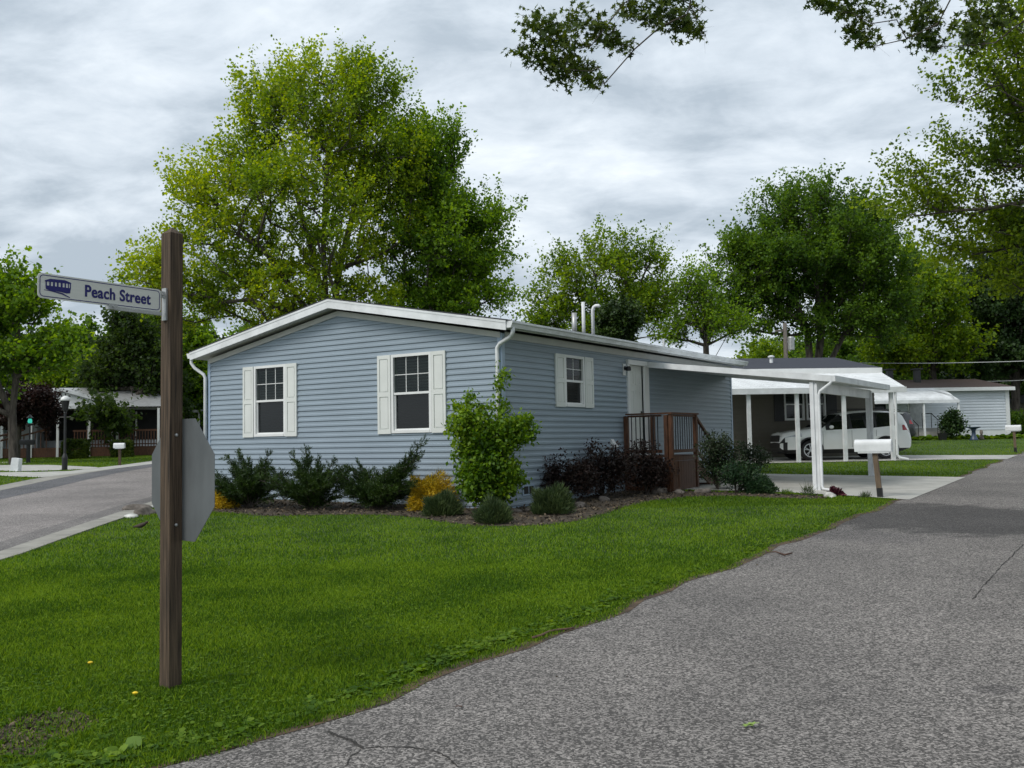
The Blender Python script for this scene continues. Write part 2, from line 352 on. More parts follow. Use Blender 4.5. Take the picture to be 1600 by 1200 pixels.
if TREES:
    b1 = gp(515, 37)
    tree('maple_tree', 'tallest broad maple with bright spring leaves behind the blue house', 'tree', b1,
         [E(490, 225, 150, 135, 37), E(350, 330, 130, 95, 36.5), E(560, 165, 80, 80, 37), E(430, 180, 80, 85, 37), E(600, 300, 110, 120, 37.5), E(440, 410, 190, 80, 37), E(250, 425, 75, 60, 36), E(540, 138, 60, 55, 37), E(385,255,70,80,37), E(325, 470, 115, 65, 36.5), E(480, 480, 190, 65, 37), E(262, 430, 80, 60, 36), E(445, 300, 85, 85, 34.5), E(530, 350, 80, 80, 34.8)],
         640, 165, 0.116, .40, m_l1, seed=11, tip=.014,
         stems=[limb(b1, [(513, 640, 37), (508, 520, 37), (500, 440, 37), (470, 330, 37), (440, 220, 37)]), limb(b1, [(515, 540, 37), (530, 420, 37.5), (560, 300, 37.5), (585, 200, 37)]), limb(b1, [(512, 520, 37), (505, 380, 36.5), (512, 240, 36), (520, 150, 36)]),
                limb(b1, [(510, 530, 37), (420, 400, 36), (340, 320, 36)])])
    b2 = gp(655, 38.5)
    tree('maple_tree', 'rounder deeper green maple touching the tallest one on its right', 'tree', b2,
         [E(680, 380, 110, 110, 38.5), E(660, 280, 85, 90, 38.5), E(740, 420, 60, 70, 38.5), E(640, 200, 40, 45, 38.5), E(690, 240, 45, 50, 38), E(760, 360, 50, 50, 38), E(700, 470, 115, 55, 38.5)],
         330, 198, 0.116, .42, m_l1b, seed=12, tip=.014)
    b3 = gp(950, 52)
    tree('maple_tree', 'open olive-green maple showing above the roof vent pipes', 'tree', b3,
         [E(950, 420, 70, 62, 52), E(880, 440, 50, 62, 52), E(1025, 410, 42, 48, 52), E(955, 480, 110, 45, 52), E(1010,470,70,60,52), E(860,500,55,50,52), E(940,520,130,45,52)], 260, 145, 0.142, .5, m_l2, seed=13, tip=.018,
         stems=[limb(b3, [(942, 600, 52), (940, 520, 52), (930, 430, 52)]), limb(b3, [(945, 590, 52), (985, 480, 52), (1010, 420, 52)])])
    b4 = gp(968, 47)
    tree('evergreen_tree', 'small dense dark evergreen just behind the vent pipes', 'tree', b4, [E(968, 515, 36, 34, 47), E(955, 540, 30, 30, 47)], 90, 260, .13, .35, m_jun, seed=14)
    b5 = gp(1105, 50)
    tree('maple_tree', 'thin airy tree with many bare twigs over the house eave', 'tree', b5, [E(1085, 465, 50, 50, 50), E(1105, 510, 85, 38, 50), E(1060, 530, 50, 25, 50)], 130, 79, 0.129, .5, m_l1b, seed=15, tip=.018, shell=.6,
         stems=[limb(b5, [(1105, 600, 50), (1103, 540, 50), (1080, 470, 50)]), limb(b5, [(1105, 580, 50), (1150, 500, 50)])])
    b6 = gp(1272, 55)
    tree('oak_tree', 'large round dark green tree with several trunks behind the slate roof', 'tree', b6,
         [E(1265, 400, 145, 90, 55), E(1195, 430, 90, 80, 55), E(1330, 420, 95, 90, 55), E(1260, 330, 100, 45, 55), E(1350, 350, 55, 50, 55), E(1180, 480, 75, 60, 55), E(1380, 480, 70, 70, 55), E(1290, 500, 130, 45, 55)],
         470, 211, 0.159, .58, m_l4, seed=16, tip=.02,
         stems=[limb(b6, [(1268, 600, 55), (1262, 520, 55), (1235, 450, 55), (1200, 390, 55)]), limb(b6, [(1275, 600, 55), (1285, 500, 55), (1290, 400, 55)]), limb(b6, [(1280, 600, 55), (1320, 520, 55), (1370, 440, 55)])])
    b7 = gp(1465, 62)
    tree('maple_tree', 'yellow-green tree behind the brown roof, right of the large dark oak', 'tree', b7, [E(1450, 480, 75, 70, 62), E(1425, 420, 40, 50, 62), E(1460, 550, 95, 45, 62), E(1395,540,60,45,62)], 230, 145, 0.198, .55, m_l2, seed=17, tip=.02)
    b8 = gp(1590, 64)
    tree('evergreen_tree', 'tall near-black dense tree at the right edge of the frame', 'tree', b8, [E(1565, 480, 75, 90, 64), E(1620, 420, 90, 90, 64), E(1560, 560, 90, 50, 64), E(1640, 540, 80, 70, 64)], 330, 260, .2, .6, m_ldark, seed=18, tip=.02)
    b9 = ST(14.5, -16.5); b9 = (b9[0], b9[1], b9[2]); Y9 = b9[1]
    tree('oak_tree', 'big oak leaning in from the right with tiered yellow-green branches', 'tree', b9,
         [E(1480, 315, 120, 62, 27), E(1560, 260, 105, 65, 26), E(1420, 285, 62, 36, 27), E(1562, 128, 66, 62, 25), E(1600, 60, 95, 80, 25), E(1600, 350, 125, 70, 27), E(1490, 400, 75, 45, 28), E(1590, 430, 95, 55, 28), E(1700, 200, 150, 170, 26), E(1590, 190, 75, 70, 26), E(1800, 100, 200, 200, 25), E(1500, 160, 30, 26, 25)],
         700, 126, 0.099, .30, m_l8, seed=19, tip=.010,
         stems=[[(0, 0, -.3), (0, 0, 3.5), (-.3, 0, 5.5), (-.6, 0, 8), (-1, 0, 11)], [(0, 0, -.3)]+[tuple(at(x, y, Y)-np.array(b9)) for x, y, Y in ((1760, 420, Y9), (1640, 330, Y9), (1520, 310, Y9))],
                [(0, 0, -.3)]+[tuple(at(x, y, Y)-np.array(b9)) for x, y, Y in ((1770, 300, Y9), (1660, 190, Y9), (1560, 140, Y9))]], shell=.55)
    # the near tree whose limbs hang into the top of the picture
    b10 = (9.5, 5.5, 0)
    Y0 = 10.5
    def L10(pts): return [(0, 0, -.3), (-.1, .1, 3.), (-.3, .3, 5.6)]+[tuple(at(x, y, Y)-np.array(b10)) for x, y, Y in pts]
    ov = [E(902, 54, 40, 36, Y0), E(967, 38, 52, 40, Y0), E(927, 104, 30, 24, Y0, rd=12), E(884, 104, 30, 26, Y0, rd=12), E(942, 134, 22, 24, Y0, rd=8), E(892, 78, 42, 28, Y0), E(987, 68, 36, 24, Y0), E(1092, 24, 56, 26, Y0), E(1097, 50, 22, 20, Y0, rd=10),
          E(1032, 42, 20, 24, Y0, rd=8), E(1312, 22, 42, 22, Y0), E(1377, 34, 50, 28, Y0), E(1370, 70, 24, 20, Y0, rd=10), E(1467, 29, 52, 36, Y0), E(1477, 72, 32, 28, Y0), E(1532, 59, 44, 38, Y0), E(1572, 34, 44, 36, Y0), E(1450, -50, 200, 45, Y0), E(1100, -70, 180, 50, Y0), E(980, -18, 80, 36, Y0), E(1700, -100, 180, 150, 9), (8.5, 9, 10.5, 4.5, 4.5, 1.8), (12, 14, 10.5, 4, 4, 2.2), (5, 3, 11, 4, 4, 1.6)]  # last crown puffs are out of view, added to shade the side wall
    tree('oak_tree', 'near oak whose dark leafy branches hang into the top of the view', 'tree', b10, ov, 800, 84, .078, .085, m_lov, seed=20, tip=.0026, near=True, shell=.5, flat=1.,
         stems=[L10([(1560, -60, 9.), (1500, -30, 10.), (1400, -40, Y0)]), L10([(1500, -190, 9.), (1250, -140, 10.), (1080, -60, Y0), (975, 5, Y0), (925, 70, Y0)])])
    # left side
    b11 = gp(22, 42)
    tree('maple_tree', 'mid green maple at the far left beyond the white utility box', 'tree', b11, [E(35, 480, 60, 62, 42), E(-30, 500, 70, 80, 42), E(100, 530, 34, 40, 42), E(50, 560, 85, 40, 42), E(20, 440, 30, 28, 42), E(-40, 590, 80, 50, 42)], 260, 84, .18, .4, m_l1b, seed=21, tip=.016,
         stems=[limb(b11, [(20, 640, 42), (25, 590, 42), (28, 500, 42)]), limb(b11, [(18, 650, 42), (-30, 540, 42)])])
    b12 = gp(216, 56)
    tree('willow_tree', 'dark spreading tree with a thick trunk left of the wooden post', 'tree', b12, [E(205, 560, 52, 55, 56), E(170, 600, 48, 40, 56), E(235, 600, 55, 45, 56), E(200, 520, 34, 34, 56), E(165, 645, 48, 22, 50), E(190, 665, 40, 16, 51), E(260,640,40,30,56)], 320, 170, .19, .55, m_l12, seed=22, tip=.022)
    b13 = gp(28, 47)
    tree('japanese_maple', 'low dark red Japanese maple in front of the white porch house', 'tree', b13, [E(45, 635, 48, 26, 47), E(20, 655, 40, 22, 47), E(70, 655, 26, 20, 47)], 110, 160, .13, .35, m_lred, seed=23, tip=.014)
    b14 = gp(130, 62)
    tree('maple_tree', 'yellow-green spreading tree above the white porch house roof', 'tree', b14, [E(120, 600, 60, 36, 62), E(160, 570, 36, 32, 62), E(90, 590, 40, 24, 62)], 160, 140, .2, .55, m_l2, seed=24, tip=.02)
    b15 = gp(292, 60)
    tree('maple_tree', 'green tree behind the downspout end of the blue house', 'tree', b15, [E(290, 560, 48, 60, 60), E(300, 620, 50, 42, 60), E(250, 520, 40, 45, 60), E(330, 600, 60, 60, 60)], 260, 150, .2, .55, m_l1b, seed=25, tip=.02)
    big_ = [o for o in bpy.data.objects if o.parent is None and o.get('label', '').startswith('large round dark')][0]
    for (s_, t_, sc_, lb_) in ((5, -19, .95, 'unseen large oak added across the road to shade the side wall'), (-4.5, -17.5, .9, 'unseen oak added across the road beside the camera for shade'), (13, -21, 1.0, 'unseen oak added beyond the leaning oak for shade')):
        o = copy_tree(big_); o.location = tuple(ST(s_, t_)); o.scale = (sc_, sc_, sc_); o.rotation_euler = (0, 0, s_); tag(o, lb_, 'tree', 'unseen oaks added across the road for shade')  # oak copies out of view, added to darken the side wall and road
    # belt of far trees : three prototypes, copied
    protos = []
    for k, (mm, sd_) in enumerate(((m_l4, 31), (m_l2, 32), (m_ldark, 33))):
        protos.append(tree('background_tree', None, 'tree', (0, 200+k*20, 0), [(0, 200+k*20, 8, 4.6, 4.6, 3.6), (-2, 200+k*20, 5, 3.6, 3.6, 2.8), (2.4, 200+k*20, 6, 3.4, 3.4, 3.2), (0.5, 200+k*20, 3, 4.4, 4.2, 2.2)], 150, 190, .30, .75, mm, seed=sd_, tip=.03))
    spots = [(-40, 80, 1., 0), (60, 78, .9, 2), (150, 82, 1.0, 0), (240, 76, .95, 0), (330, 85, 1., 2), (430, 80, 1.0, 0), (560, 84, 1.05, 0), (700, 88, .9, 0), (800, 90, .55, 0), (860, 84, .6, 1), (1010, 88, .5, 0), (1150, 90, .55, 0),
             (1190, 76, .72, 1), (1240, 92, .9, 0), (1330, 84, .9, 0), (1400, 80, .85, 0), (1470, 90, .95, 2), (1520, 78, .85, 2), (1590, 86, 1.1, 2), (1660, 80, 1.1, 0), (1760, 84, 1., 2), (1850, 78, 1.05, 0), (1960, 82, 1., 1), (2100, 80, 1.1, 0), (-180, 70, 1.05, 0), (-320, 66, 1., 1)]
    used = set()
    near_ = ['at the left frame edge', 'behind the white porch house', 'behind the two clipped hedges', 'behind the wooden signpost', 'behind the blue house left corner', 'behind the left facade window', 'behind the house gable peak', 'behind the right facade window', 'behind the gutter corner', 'left of the vent pipes', 'between vent pipes and airy twiggy tree',
             'behind the twiggy tree', 'left of the utility pole', 'behind the utility pole', 'right of the utility pole', 'above the end of the slate roof', 'above the left end of the brown roof', 'above the brown roof ridge', 'behind the near-black tree', 'beyond the right frame edge']+['outside the frame on the right']*4+['outside the frame on the left']*2
    kinds = ['dark green', 'olive green', 'blackish green']
    for (px, Y, sc, k), nr in zip(spots, near_):
        o = protos[k] if k not in used else copy_tree(protos[k]); used.add(k)
        p = gp(px, Y); o.location = (p[0], Y, zt(Y)-.2); o.scale = (sc, sc, sc*(.95+.1*rnd.random())); o.rotation_euler = (0, 0, rnd.random()*6)
        tag(o, '%s tree in the far tree line %s' % (kinds[k], nr), 'tree', 'trees of the far tree line')
R = np.random.default_rng(77)
# ---------------------------------------------------------------- ground sheets
def sheet(name, poly, dz, m, label=None, kind='structure', cat=None, parent=None, thick=0., sub=False):
    b = bmesh.new(); vs = [b.verts.new((p[0], p[1], 0)) for p in poly]; b.faces.new(vs)
    for y in (6, 58):
        bmesh.ops.bisect_plane(b, geom=b.verts[:]+b.edges[:]+b.faces[:], plane_co=(0, y, 0), plane_no=(0, 1, 0))
    if thick:
        r_ = bmesh.ops.extrude_face_region(b, geom=b.faces[:])
        top = [g_ for g_ in r_['geom'] if isinstance(g_, bmesh.types.BMVert)]
        tops = set(top)
        for v in b.verts: v.co.z = zt(v.co.y)+(dz if v in tops else -.05)
    else:
        for v in b.verts: v.co.z = zt(v.co.y)+dz
    bmesh.ops.recalc_face_normals(b, faces=b.faces)
    if not thick:
        for f_ in b.faces:
            if f_.normal.z < 0: f_.normal_flip()
    me = bpy.data.meshes.new(name); b.to_mesh(me); b.free()
    o = link(name, me, m, parent); tag(o, label, cat, None, kind); return o
m_lawn = mat('lawn_soil', (.030, .062, .005), .95, .3, 1.2, col2=(.050, .105, .007), bump=.6, bscale=30, detail=8)
sheet('ground', [(-600, -60), (600, -60), (600, 700), (-600, 700)], 0, m_lawn)
# asphalt with light chips, cracks, darker oval patches
def asphalt(name, base, chip, dark_patches=None, fine=210., seed=0.):
    m = bpy.data.materials.new(name); m.use_nodes = True; t = m.node_tree; b = t.nodes['Principled BSDF']; b.inputs['Roughness'].default_value = .85; b.inputs['Specular IOR Level'].default_value = .35
    tc_ = t.nodes.new('ShaderNodeTexCoord'); V = tc_.outputs['Object']
    def noise(s, d=3, ro=.5): n = t.nodes.new('ShaderNodeTexNoise'); n.inputs['Scale'].default_value = s; n.inputs['Detail'].default_value = d; n.inputs['Roughness'].default_value = ro; t.links.new(V, n.inputs['Vector']); return n.outputs[0]
    def ramp(f_, a, ca, b_, cb_): r = t.nodes.new('ShaderNodeValToRGB'); t.links.new(f_, r.inputs[0]); r.color_ramp.elements[0].position = a; r.color_ramp.elements[0].color = (*ca, 1); r.color_ramp.elements[1].position = b_; r.color_ramp.elements[1].color = (*cb_, 1); return r.outputs[0]
    def mix(ty, f_, a, b_):
        n = t.nodes.new('ShaderNodeMixRGB'); n.blend_type = ty
        if isinstance(f_, float): n.inputs[0].default_value = f_
        else: t.links.new(f_, n.inputs[0])
        for i, q in ((1, a), (2, b_)):
            if isinstance(q, tuple): n.inputs[i].default_value = (*q, 1)
            else: t.links.new(q, n.inputs[i])
        return n.outputs[0]
    vo = t.nodes.new('ShaderNodeTexVoronoi'); vo.inputs['Scale'].default_value = 85; t.links.new(V, vo.inputs['Vector'])
    sepc = t.nodes.new('ShaderNodeSeparateColor'); t.links.new(vo.outputs['Color'], sepc.inputs[0])
    c = ramp(sepc.outputs[0], .30, tuple(x*.62 for x in base), 1.0, chip)
    c = mix('MULTIPLY', 1., c, ramp(noise(fine, 2), .3, (.62, .62, .62), .7, (1.3, 1.3, 1.3)))
    c = mix('MULTIPLY', 1., c, ramp(noise(.45, 5, .6), .3, (.72, .72, .72), .7, (1.18, 1.17, 1.16)))
    c = mix('MULTIPLY', 1., c, ramp(noise(6, 5, .65), .3, (.86, .86, .86), .7, (1.1, 1.1, 1.1)))
    if dark_patches:
        for (cx, cy, rx, ry, rot, k) in dark_patches:
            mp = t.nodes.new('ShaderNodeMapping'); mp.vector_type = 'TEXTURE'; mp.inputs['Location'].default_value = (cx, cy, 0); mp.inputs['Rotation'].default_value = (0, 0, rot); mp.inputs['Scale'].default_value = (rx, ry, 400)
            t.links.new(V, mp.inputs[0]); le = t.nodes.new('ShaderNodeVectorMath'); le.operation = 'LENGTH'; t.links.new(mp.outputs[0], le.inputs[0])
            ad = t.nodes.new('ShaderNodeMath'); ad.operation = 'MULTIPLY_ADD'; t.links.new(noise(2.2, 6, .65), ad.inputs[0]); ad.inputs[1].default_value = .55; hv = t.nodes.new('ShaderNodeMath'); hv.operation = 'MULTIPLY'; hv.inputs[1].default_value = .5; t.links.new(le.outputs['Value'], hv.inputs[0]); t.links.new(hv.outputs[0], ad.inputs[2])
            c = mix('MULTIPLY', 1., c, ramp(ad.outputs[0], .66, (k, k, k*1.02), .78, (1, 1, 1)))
    t.links.new(c, b.inputs['Base Color'])
    bu = t.nodes.new('ShaderNodeBump'); bu.inputs['Strength'].default_value = .5; bu.inputs['Distance'].default_value = .006; t.links.new(sepc.outputs[0], bu.inputs['Height']); t.links.new(bu.outputs[0], b.inputs['Normal'])
    return m
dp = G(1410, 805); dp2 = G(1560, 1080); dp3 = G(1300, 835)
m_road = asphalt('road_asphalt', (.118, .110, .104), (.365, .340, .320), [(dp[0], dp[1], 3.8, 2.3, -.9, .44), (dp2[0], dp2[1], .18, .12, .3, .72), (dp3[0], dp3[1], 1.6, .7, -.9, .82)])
m_street = asphalt('street_asphalt', (.22, .20, .19), (.42, .385, .37))
m_seam = asphalt('street_seam', (.15, .14, .135), (.30, .28, .27))
m_patch = asphalt('dark_street_patch', (.10, .10, .11), (.22, .22, .23))
def eb(s_): return np.clip((-10.35-s_)/1.0, 0, 2.5)*.20
edge = []
for i in range(0, 241):
    s = -24+i*.5; wob = .05*math.sin(s*1.9)+.035*math.sin(s*4.7+1)+.02*rnd.uniform(-1, 1)
    edge.append(tuple(ST(s, -5.86+wob+float(eb(s)))[:2]))
far = [tuple(ST(s, -13.2)[:2]) for s in (96, -24)]
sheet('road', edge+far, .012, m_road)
# left street
def px(*a): return [tuple(G(*p)[:2]) for p in a]
gutL = [(-6.9, -6), (-6.6, 5)]+[(-6.62, 9.5), (-6.73, 12.3), (-7.02, 14.4), (-7.32, 17.0), (-7.7, 20.2), (-8.4, 27), (-9.4, 38), (-11, 60)]
gutR = [(-6.5, -6), (-6.22, 5)]+[(-6.24, 9.5), (-6.36, 12.3), (-6.62, 14.3), (-6.92, 16.9), (-7.3, 20.2), (-8.0, 27), (-9.0, 38), (-10.6, 60)]
stL = [(-10.4, -6), (-10.8, 8), (-12.3, 18), (-13.4, 24.9), (-14.35, 29.7), (-14.95, 33.6), (-15.5, 40), (-17, 60)]
def off(l, d): return [(x-d, y) for x, y in l]
sheet('street', gutL+stL[::-1], .006, m_street)
sheet('street_edge_patch', stL+off(stL, -1.15)[::-1], .010, m_patch)
sheet('street_seam_strip', off(gutL, .02)+off(gutL, .45)[::-1], .010, m_seam)
kerb = sheet('kerb', gutR+gutL[::-1], .022, m_gutterc, thick=1.)
sheet('gutter', off(stL, .75)+stL[::-1], .012, m_gutterc)
sheet('driveway', px((62, 746.5), (0, 744), (-60, 744.5), (-60, 738), (0, 738.5), (60, 738), (110, 736.5), (160, 730.5), (235, 722), (245, 724.5), (120, 740)), .016, m_concrete)
sheet('pavement', px((24, 737.5), (-40, 733), (-40, 727.5), (75, 727), (150, 730.5), (160, 733)), .020, m_concrete)
sheet('pavement', px((42, 724), (-60, 724.5), (-60, 722), (48, 722)), .012, m_concrete)
# driveways on the right
dA = [ST(s, t) for s, t in ((5.35, -.05), (5.35, -3.4), (4.9, -5.0), (4.45, -6.0), (11.2, -6.0), (11.15, -.05))]
sheet('driveway', [tuple(p[:2]) for p in dA], .020, m_concrete)
dB = [(3.0, 31.05), (9.0, 31.5), (14.2, 31.75), (16.2, 31.2), (18.0, 33.9), (15.5, 35.0), (13.7, 35.7), (3.0, 34.8)]
sheet('driveway', [tuple(p[:2]) for p in dB], .020, m_concrete)
# mulch bed
m_mulch = mat('mulch', (.030, .022, .014), .95, .5, 9., col2=(.08, .060, .038), bump=1., bscale=22, detail=10)
bed_px = [(328, 801), (365, 803), (410, 807), (470, 806), (540, 805), (600, 805), (650, 809), (690, 816), (740, 822), (790, 823), (850, 821), (905, 814), (945, 803), (975, 793), (1020, 783), (1080, 777), (1150, 776), (1210, 779), (1290, 781), (1292, 776), (1215, 772)]
bed = px(*bed_px)+[tuple(ST(4.9, .1)[:2]), tuple(ST(.1, .1)[:2]), tuple(ST(.1, 8.4)[:2])]
sheet('mulch_bed', bed, .008, m_mulch)
def inpoly(P, poly):
    x, y = P[:, 0], P[:, 1]; c = np.zeros(len(P), bool); j = len(poly)-1
    for i in range(len(poly)):
        xi, yi = poly[i]; xj, yj = poly[j]; q = ((yi > y) != (yj > y)) & (x < (xj-xi)*(y-yi)/((yj-yi) or 1e-9)+xi); c ^= q; j = i
    return c
ztv = lambda y: SL*(np.clip(y, 6, 58)-6)
# dirt strip between lawn and road
m_dirt = mat('road_edge_dirt', (.045, .032, .020), .95, .4, 7., col2=(.11, .07, .04), bump=.8, bscale=30, detail=9)
st_in = []; st_out = []
for i in range(0, 100):
    s = -24+i*.5; wob = .05*math.sin(s*1.9)+.035*math.sin(s*4.7+1)
    wob += float(eb(s)); st_in.append(tuple(ST(s, -5.78+wob)[:2])); st_out.append(tuple(ST(s, -5.875+wob-.05*rnd.random())[:2]))
sheet('dirt_edge', st_in+st_out[::-1], .015, m_dirt)
# bare soil patch lower left
bp = px((-20, 1150), (40, 1118), (120, 1112), (160, 1128), (130, 1150), (70, 1165), (60, 1185), (0, 1190), (-30, 1190))
sheet('soil_patch', bp, .006, mat('bare_soil', (.035, .022, .016), .95, .4, 8., col2=(.09, .06, .045), bump=1., bscale=25))
# ---------------------------------------------------------------- grass
def lawn_mask(P, inner=.0):
    d = P[:, :2]-C0[:2]; s = d@ds[:2]; t = d@df[:2]
    edge_t = -5.90+eb(s)+.05*np.sin(s*1.9)+.035*np.sin(s*4.7+1)+.10*R.random(len(P))
    xk = np.interp(P[:, 1], [g_[1] for g_ in gutR], [g_[0] for g_ in gutR])
    ok = (t > edge_t) & (P[:, 0] > xk-.03+.08*R.random(len(P)))
    ok &= ~((s > -.02) & (s < 11.6) & (t > -.03) & (t < 8.1))
    ok &= ~inpoly(P+R.normal(size=P.shape)*.06, bed)
    ok &= ~((s > 5.3) & (s < 11.2) & (t < .1)) & ~((s > 4.5) & (s < 5.4) & (t < -3.35-1.0*(5.35-s)/.45*1.1) & (t > -6.1) & ((5.35-s)/.9*2.6 < -(t+3.4)))
    ok &= ~inpoly(P, dB)
    ok &= ~(inpoly(P, bp) & (R.random(len(P)) < .82))
    return ok
def blades(name, P, h, wdt, m, label, lean=.45):
    n = len(P); th = R.random(n)*2*math.pi; l = np.stack([np.cos(th), np.sin(th)], 1)
    side = np.stack([-l[:, 1], l[:, 0]], 1); th2 = R.normal(size=n)*.9; side = side*np.cos(th2)[:, None]+l*np.sin(th2)[:, None]
    z = ztv(P[:, 1]); base = np.column_stack([P, z]); hh = h*(.5+.8*R.random(n)); w2 = wdt*(.6+.7*R.random(n))
    ln = l*(hh*lean*(.3+1.2*R.random(n)))[:, None]
    a = base+np.column_stack([side*w2[:, None]/2, np.zeros(n)]); b_ = base-np.column_stack([side*w2[:, None]/2, np.zeros(n)])
    mid = base+np.column_stack([ln*.35, hh*.62]); m1 = mid+np.column_stack([side*w2[:, None]*.38, np.zeros(n)]); m2 = mid-np.column_stack([side*w2[:, None]*.38, np.zeros(n)])
    tip = base+np.column_stack([ln, hh])
    V = np.stack([b_, a, m1, tip, m2], 1).reshape(-1, 3); Q = np.arange(5*n).reshape(-1, 5)
    o = npmesh(name, V, Q, m, None, 5); return tag(o, label, 'grass', None, 'stuff')
def field(n, y0, y1, x0, x1, pw):
    u = R.random(n); y = (y0**(1-pw)+u*(y1**(1-pw)-y0**(1-pw)))**(1/(1-pw)); xx = R.random(n)
    lo = x0*y/y1 if x0 < 0 else np.full(n, x0); return y, xx
# near lawn : sample in camera-independent wedge with falling density
def sample(n, ya, yb, pw):
    u = R.random(n); y = (ya**(1-pw)+u*(yb**(1-pw)-ya**(1-pw)))**(1/(1-pw)); xl = -.62*y-.6; xr = .62*y+.6; x = xl+(xr-xl)*R.random(n); P = np.column_stack([x, y]); return P[lawn_mask(P)]
Pn = sample(980000, 3.9, 11.0, 1.9)
# patchy height
def hmap(P): return .030*(1+.22*np.sin(P[:, 0]*3.1+np.sin(P[:, 1]*2.7)*1.5)*np.sin(P[:, 1]*3.6+P[:, 0]*1.3))*np.where(R.random(len(P)) < .04, 1.7, 1.)
k1 = R.random(len(Pn)) < .9
blades('grass', Pn[k1], hmap(Pn[k1]), .0052, m_grass, 'short mown green grass of the near lawn')
P2 = sample(520000, 7.0, 21.0, 1.6); blades('grass', P2, .032, .009, m_grass, 'short mown green grass of the lawn in front of the blue house')
P3 = sample(330000, 17., 60, 1.4); blades('grass', P3, .040, .018, m_grassfar, 'short mown grass of the farther lawns on the right')
Pf = np.column_stack([-14-32*R.random(150000), 24+36*R.random(150000)])
xs = np.interp(Pf[:, 1], [a[1] for a in stL], [a[0] for a in stL])-.8
kk = Pf[:, 0] < xs
for pl_ in (px((62, 746.5), (0, 744), (-60, 744.5), (-60, 738), (0, 738.5), (60, 738), (110, 736.5), (160, 730.5), (235, 722), (245, 724.5), (120, 740)), px((24, 737.5), (-40, 733), (-40, 727.5), (75, 727), (150, 730.5), (160, 733))): kk &= ~inpoly(Pf, pl_)
blades('grass', Pf[kk], .045, .035, m_grassfar, 'mown grass across the street on the left')
# broadleaf weeds along the road edge and clover leaves in the lawn
def rosettes(name, P, nl, size, m, up=.5, h=.0):
    n = len(P); th = R.random((n, nl))*2*math.pi; el = up*(.3+R.random((n, nl)))
    A = np.stack([np.cos(th)*np.cos(el), np.sin(th)*np.cos(el), np.sin(el)], -1).reshape(-1, 3)
    sz = (size*(.6+.8*R.random((n, 1)))*(.7+.6*R.random((n, nl)))).reshape(-1, 1)
    base = np.column_stack([P, ztv(P[:, 1])+h]); base = np.repeat(base, nl, 0)+R.normal(size=(n*nl, 3))*np.array([.012, .012, .004])*size/.05
    B = unit(np.cross(A, np.array([0, 0, 1.])+R.normal(size=A.shape)*.25))
    prof = [(0, 0), (.25, .26), (.55, .36), (.82, .22), (1.02, 0), (.82, -.22), (.55, -.36), (.25, -.26)]
    V = np.stack([base+A*sz*a+B*sz*b_-np.array([0, 0, 1.])*sz*.35*a*a for a, b_ in prof], 1).reshape(-1, 3)
    return npmesh(name, V, np.arange(8*len(A)).reshape(-1, 8), m, None, 8)
sE = np.concatenate([R.uniform(-12.5, -6.5, 240), R.uniform(-6.5, 2, 130), R.normal(-8.8, .7, 130), R.uniform(-12.6, -11, 90)])
tE = -5.72+eb(sE)+.05*np.sin(sE*1.9)+np.abs(R.normal(size=len(sE)))*.12
PE = np.array([ST(a, b_)[:2] for a, b_ in zip(sE, tE)])
tag(rosettes('ground_cover', PE, 7, .038, m_weed, .6, .025), 'low broad-leaved weeds along the edge of the road', 'weeds', None, 'stuff')
Pc = sample(34000, 4.0, 14, 1.4); ct = np.array([(-1.9, 4.9), (-2.6, 5.2), (-3.2, 5.4), (-2.3, 4.7), (-.8, 8)])
keep = np.min(np.linalg.norm(Pc[:, None]-ct[None], axis=2), axis=1) < R.exponential(1.5, len(Pc))
tag(rosettes('ground_cover', Pc[keep], 3, .019, m_weed, .5, .025), 'small clover leaves scattered through the near lawn', 'clover', None, 'stuff')
# clippings and chips on the bed
def chips(name, poly, n, size, m, label, zoff=.012):
    a = np.array(poly); P = R.random((n, 2))*(a.max(0)-a.min(0))+a.min(0); P = P[inpoly(P, poly)]; k = len(P)
    A = unit(R.normal(size=(k, 3))*np.array([1, 1, .35])); B = unit(np.cross(A, R.normal(size=(k, 3)))); s_ = size*(.4+1.1*R.random((k, 1)))
    b0 = np.column_stack([P, ztv(P[:, 1])+zoff]); V, Q = leafquads(b0, A*s_, B*s_*.25)
    return tag(npmesh(name, V, Q, m), label, 'mulch', None, 'stuff')
m_chip = mat('wood_chips', (.040, .029, .018), .95, .3, 3., col2=(.15, .115, .075), island=.9)
chips('mulch_chips', bed, 16000, .055, m_chip, 'brown bark chips and dry twigs covering the planting bed', .02)
chips('leaf_litter', bp, 900, .03, m_chip, 'dry bits scattered on the bare soil at lower left', .01)
chips('leaf_litter', st_in+st_out[::-1], 9000, .022, m_chip, 'dry needles and dirt gathered along the road edge', .02)
gr_ = [tuple(ST(s_, -5.95)[:2]) for s_ in (-14, 6)]+[tuple(ST(s_, -12)[:2]) for s_ in (6, -14)]
chips('road_grit', gr_, 700, .014, mat('grit', (.10, .07, .045), .95, .3, 3., col2=(.42, .40, .36), island=.9), 'loose grit and dry leaf bits scattered on the asphalt', .016)
gr2 = [tuple(ST(s_, -5.85)[:2]) for s_ in (-14, 6)]+[tuple(ST(s_, -6.25)[:2]) for s_ in (6, -14)]
chips('road_grit', gr2, 1400, .018, m_chip, 'dry needles swept along the lawn edge of the road', .016)
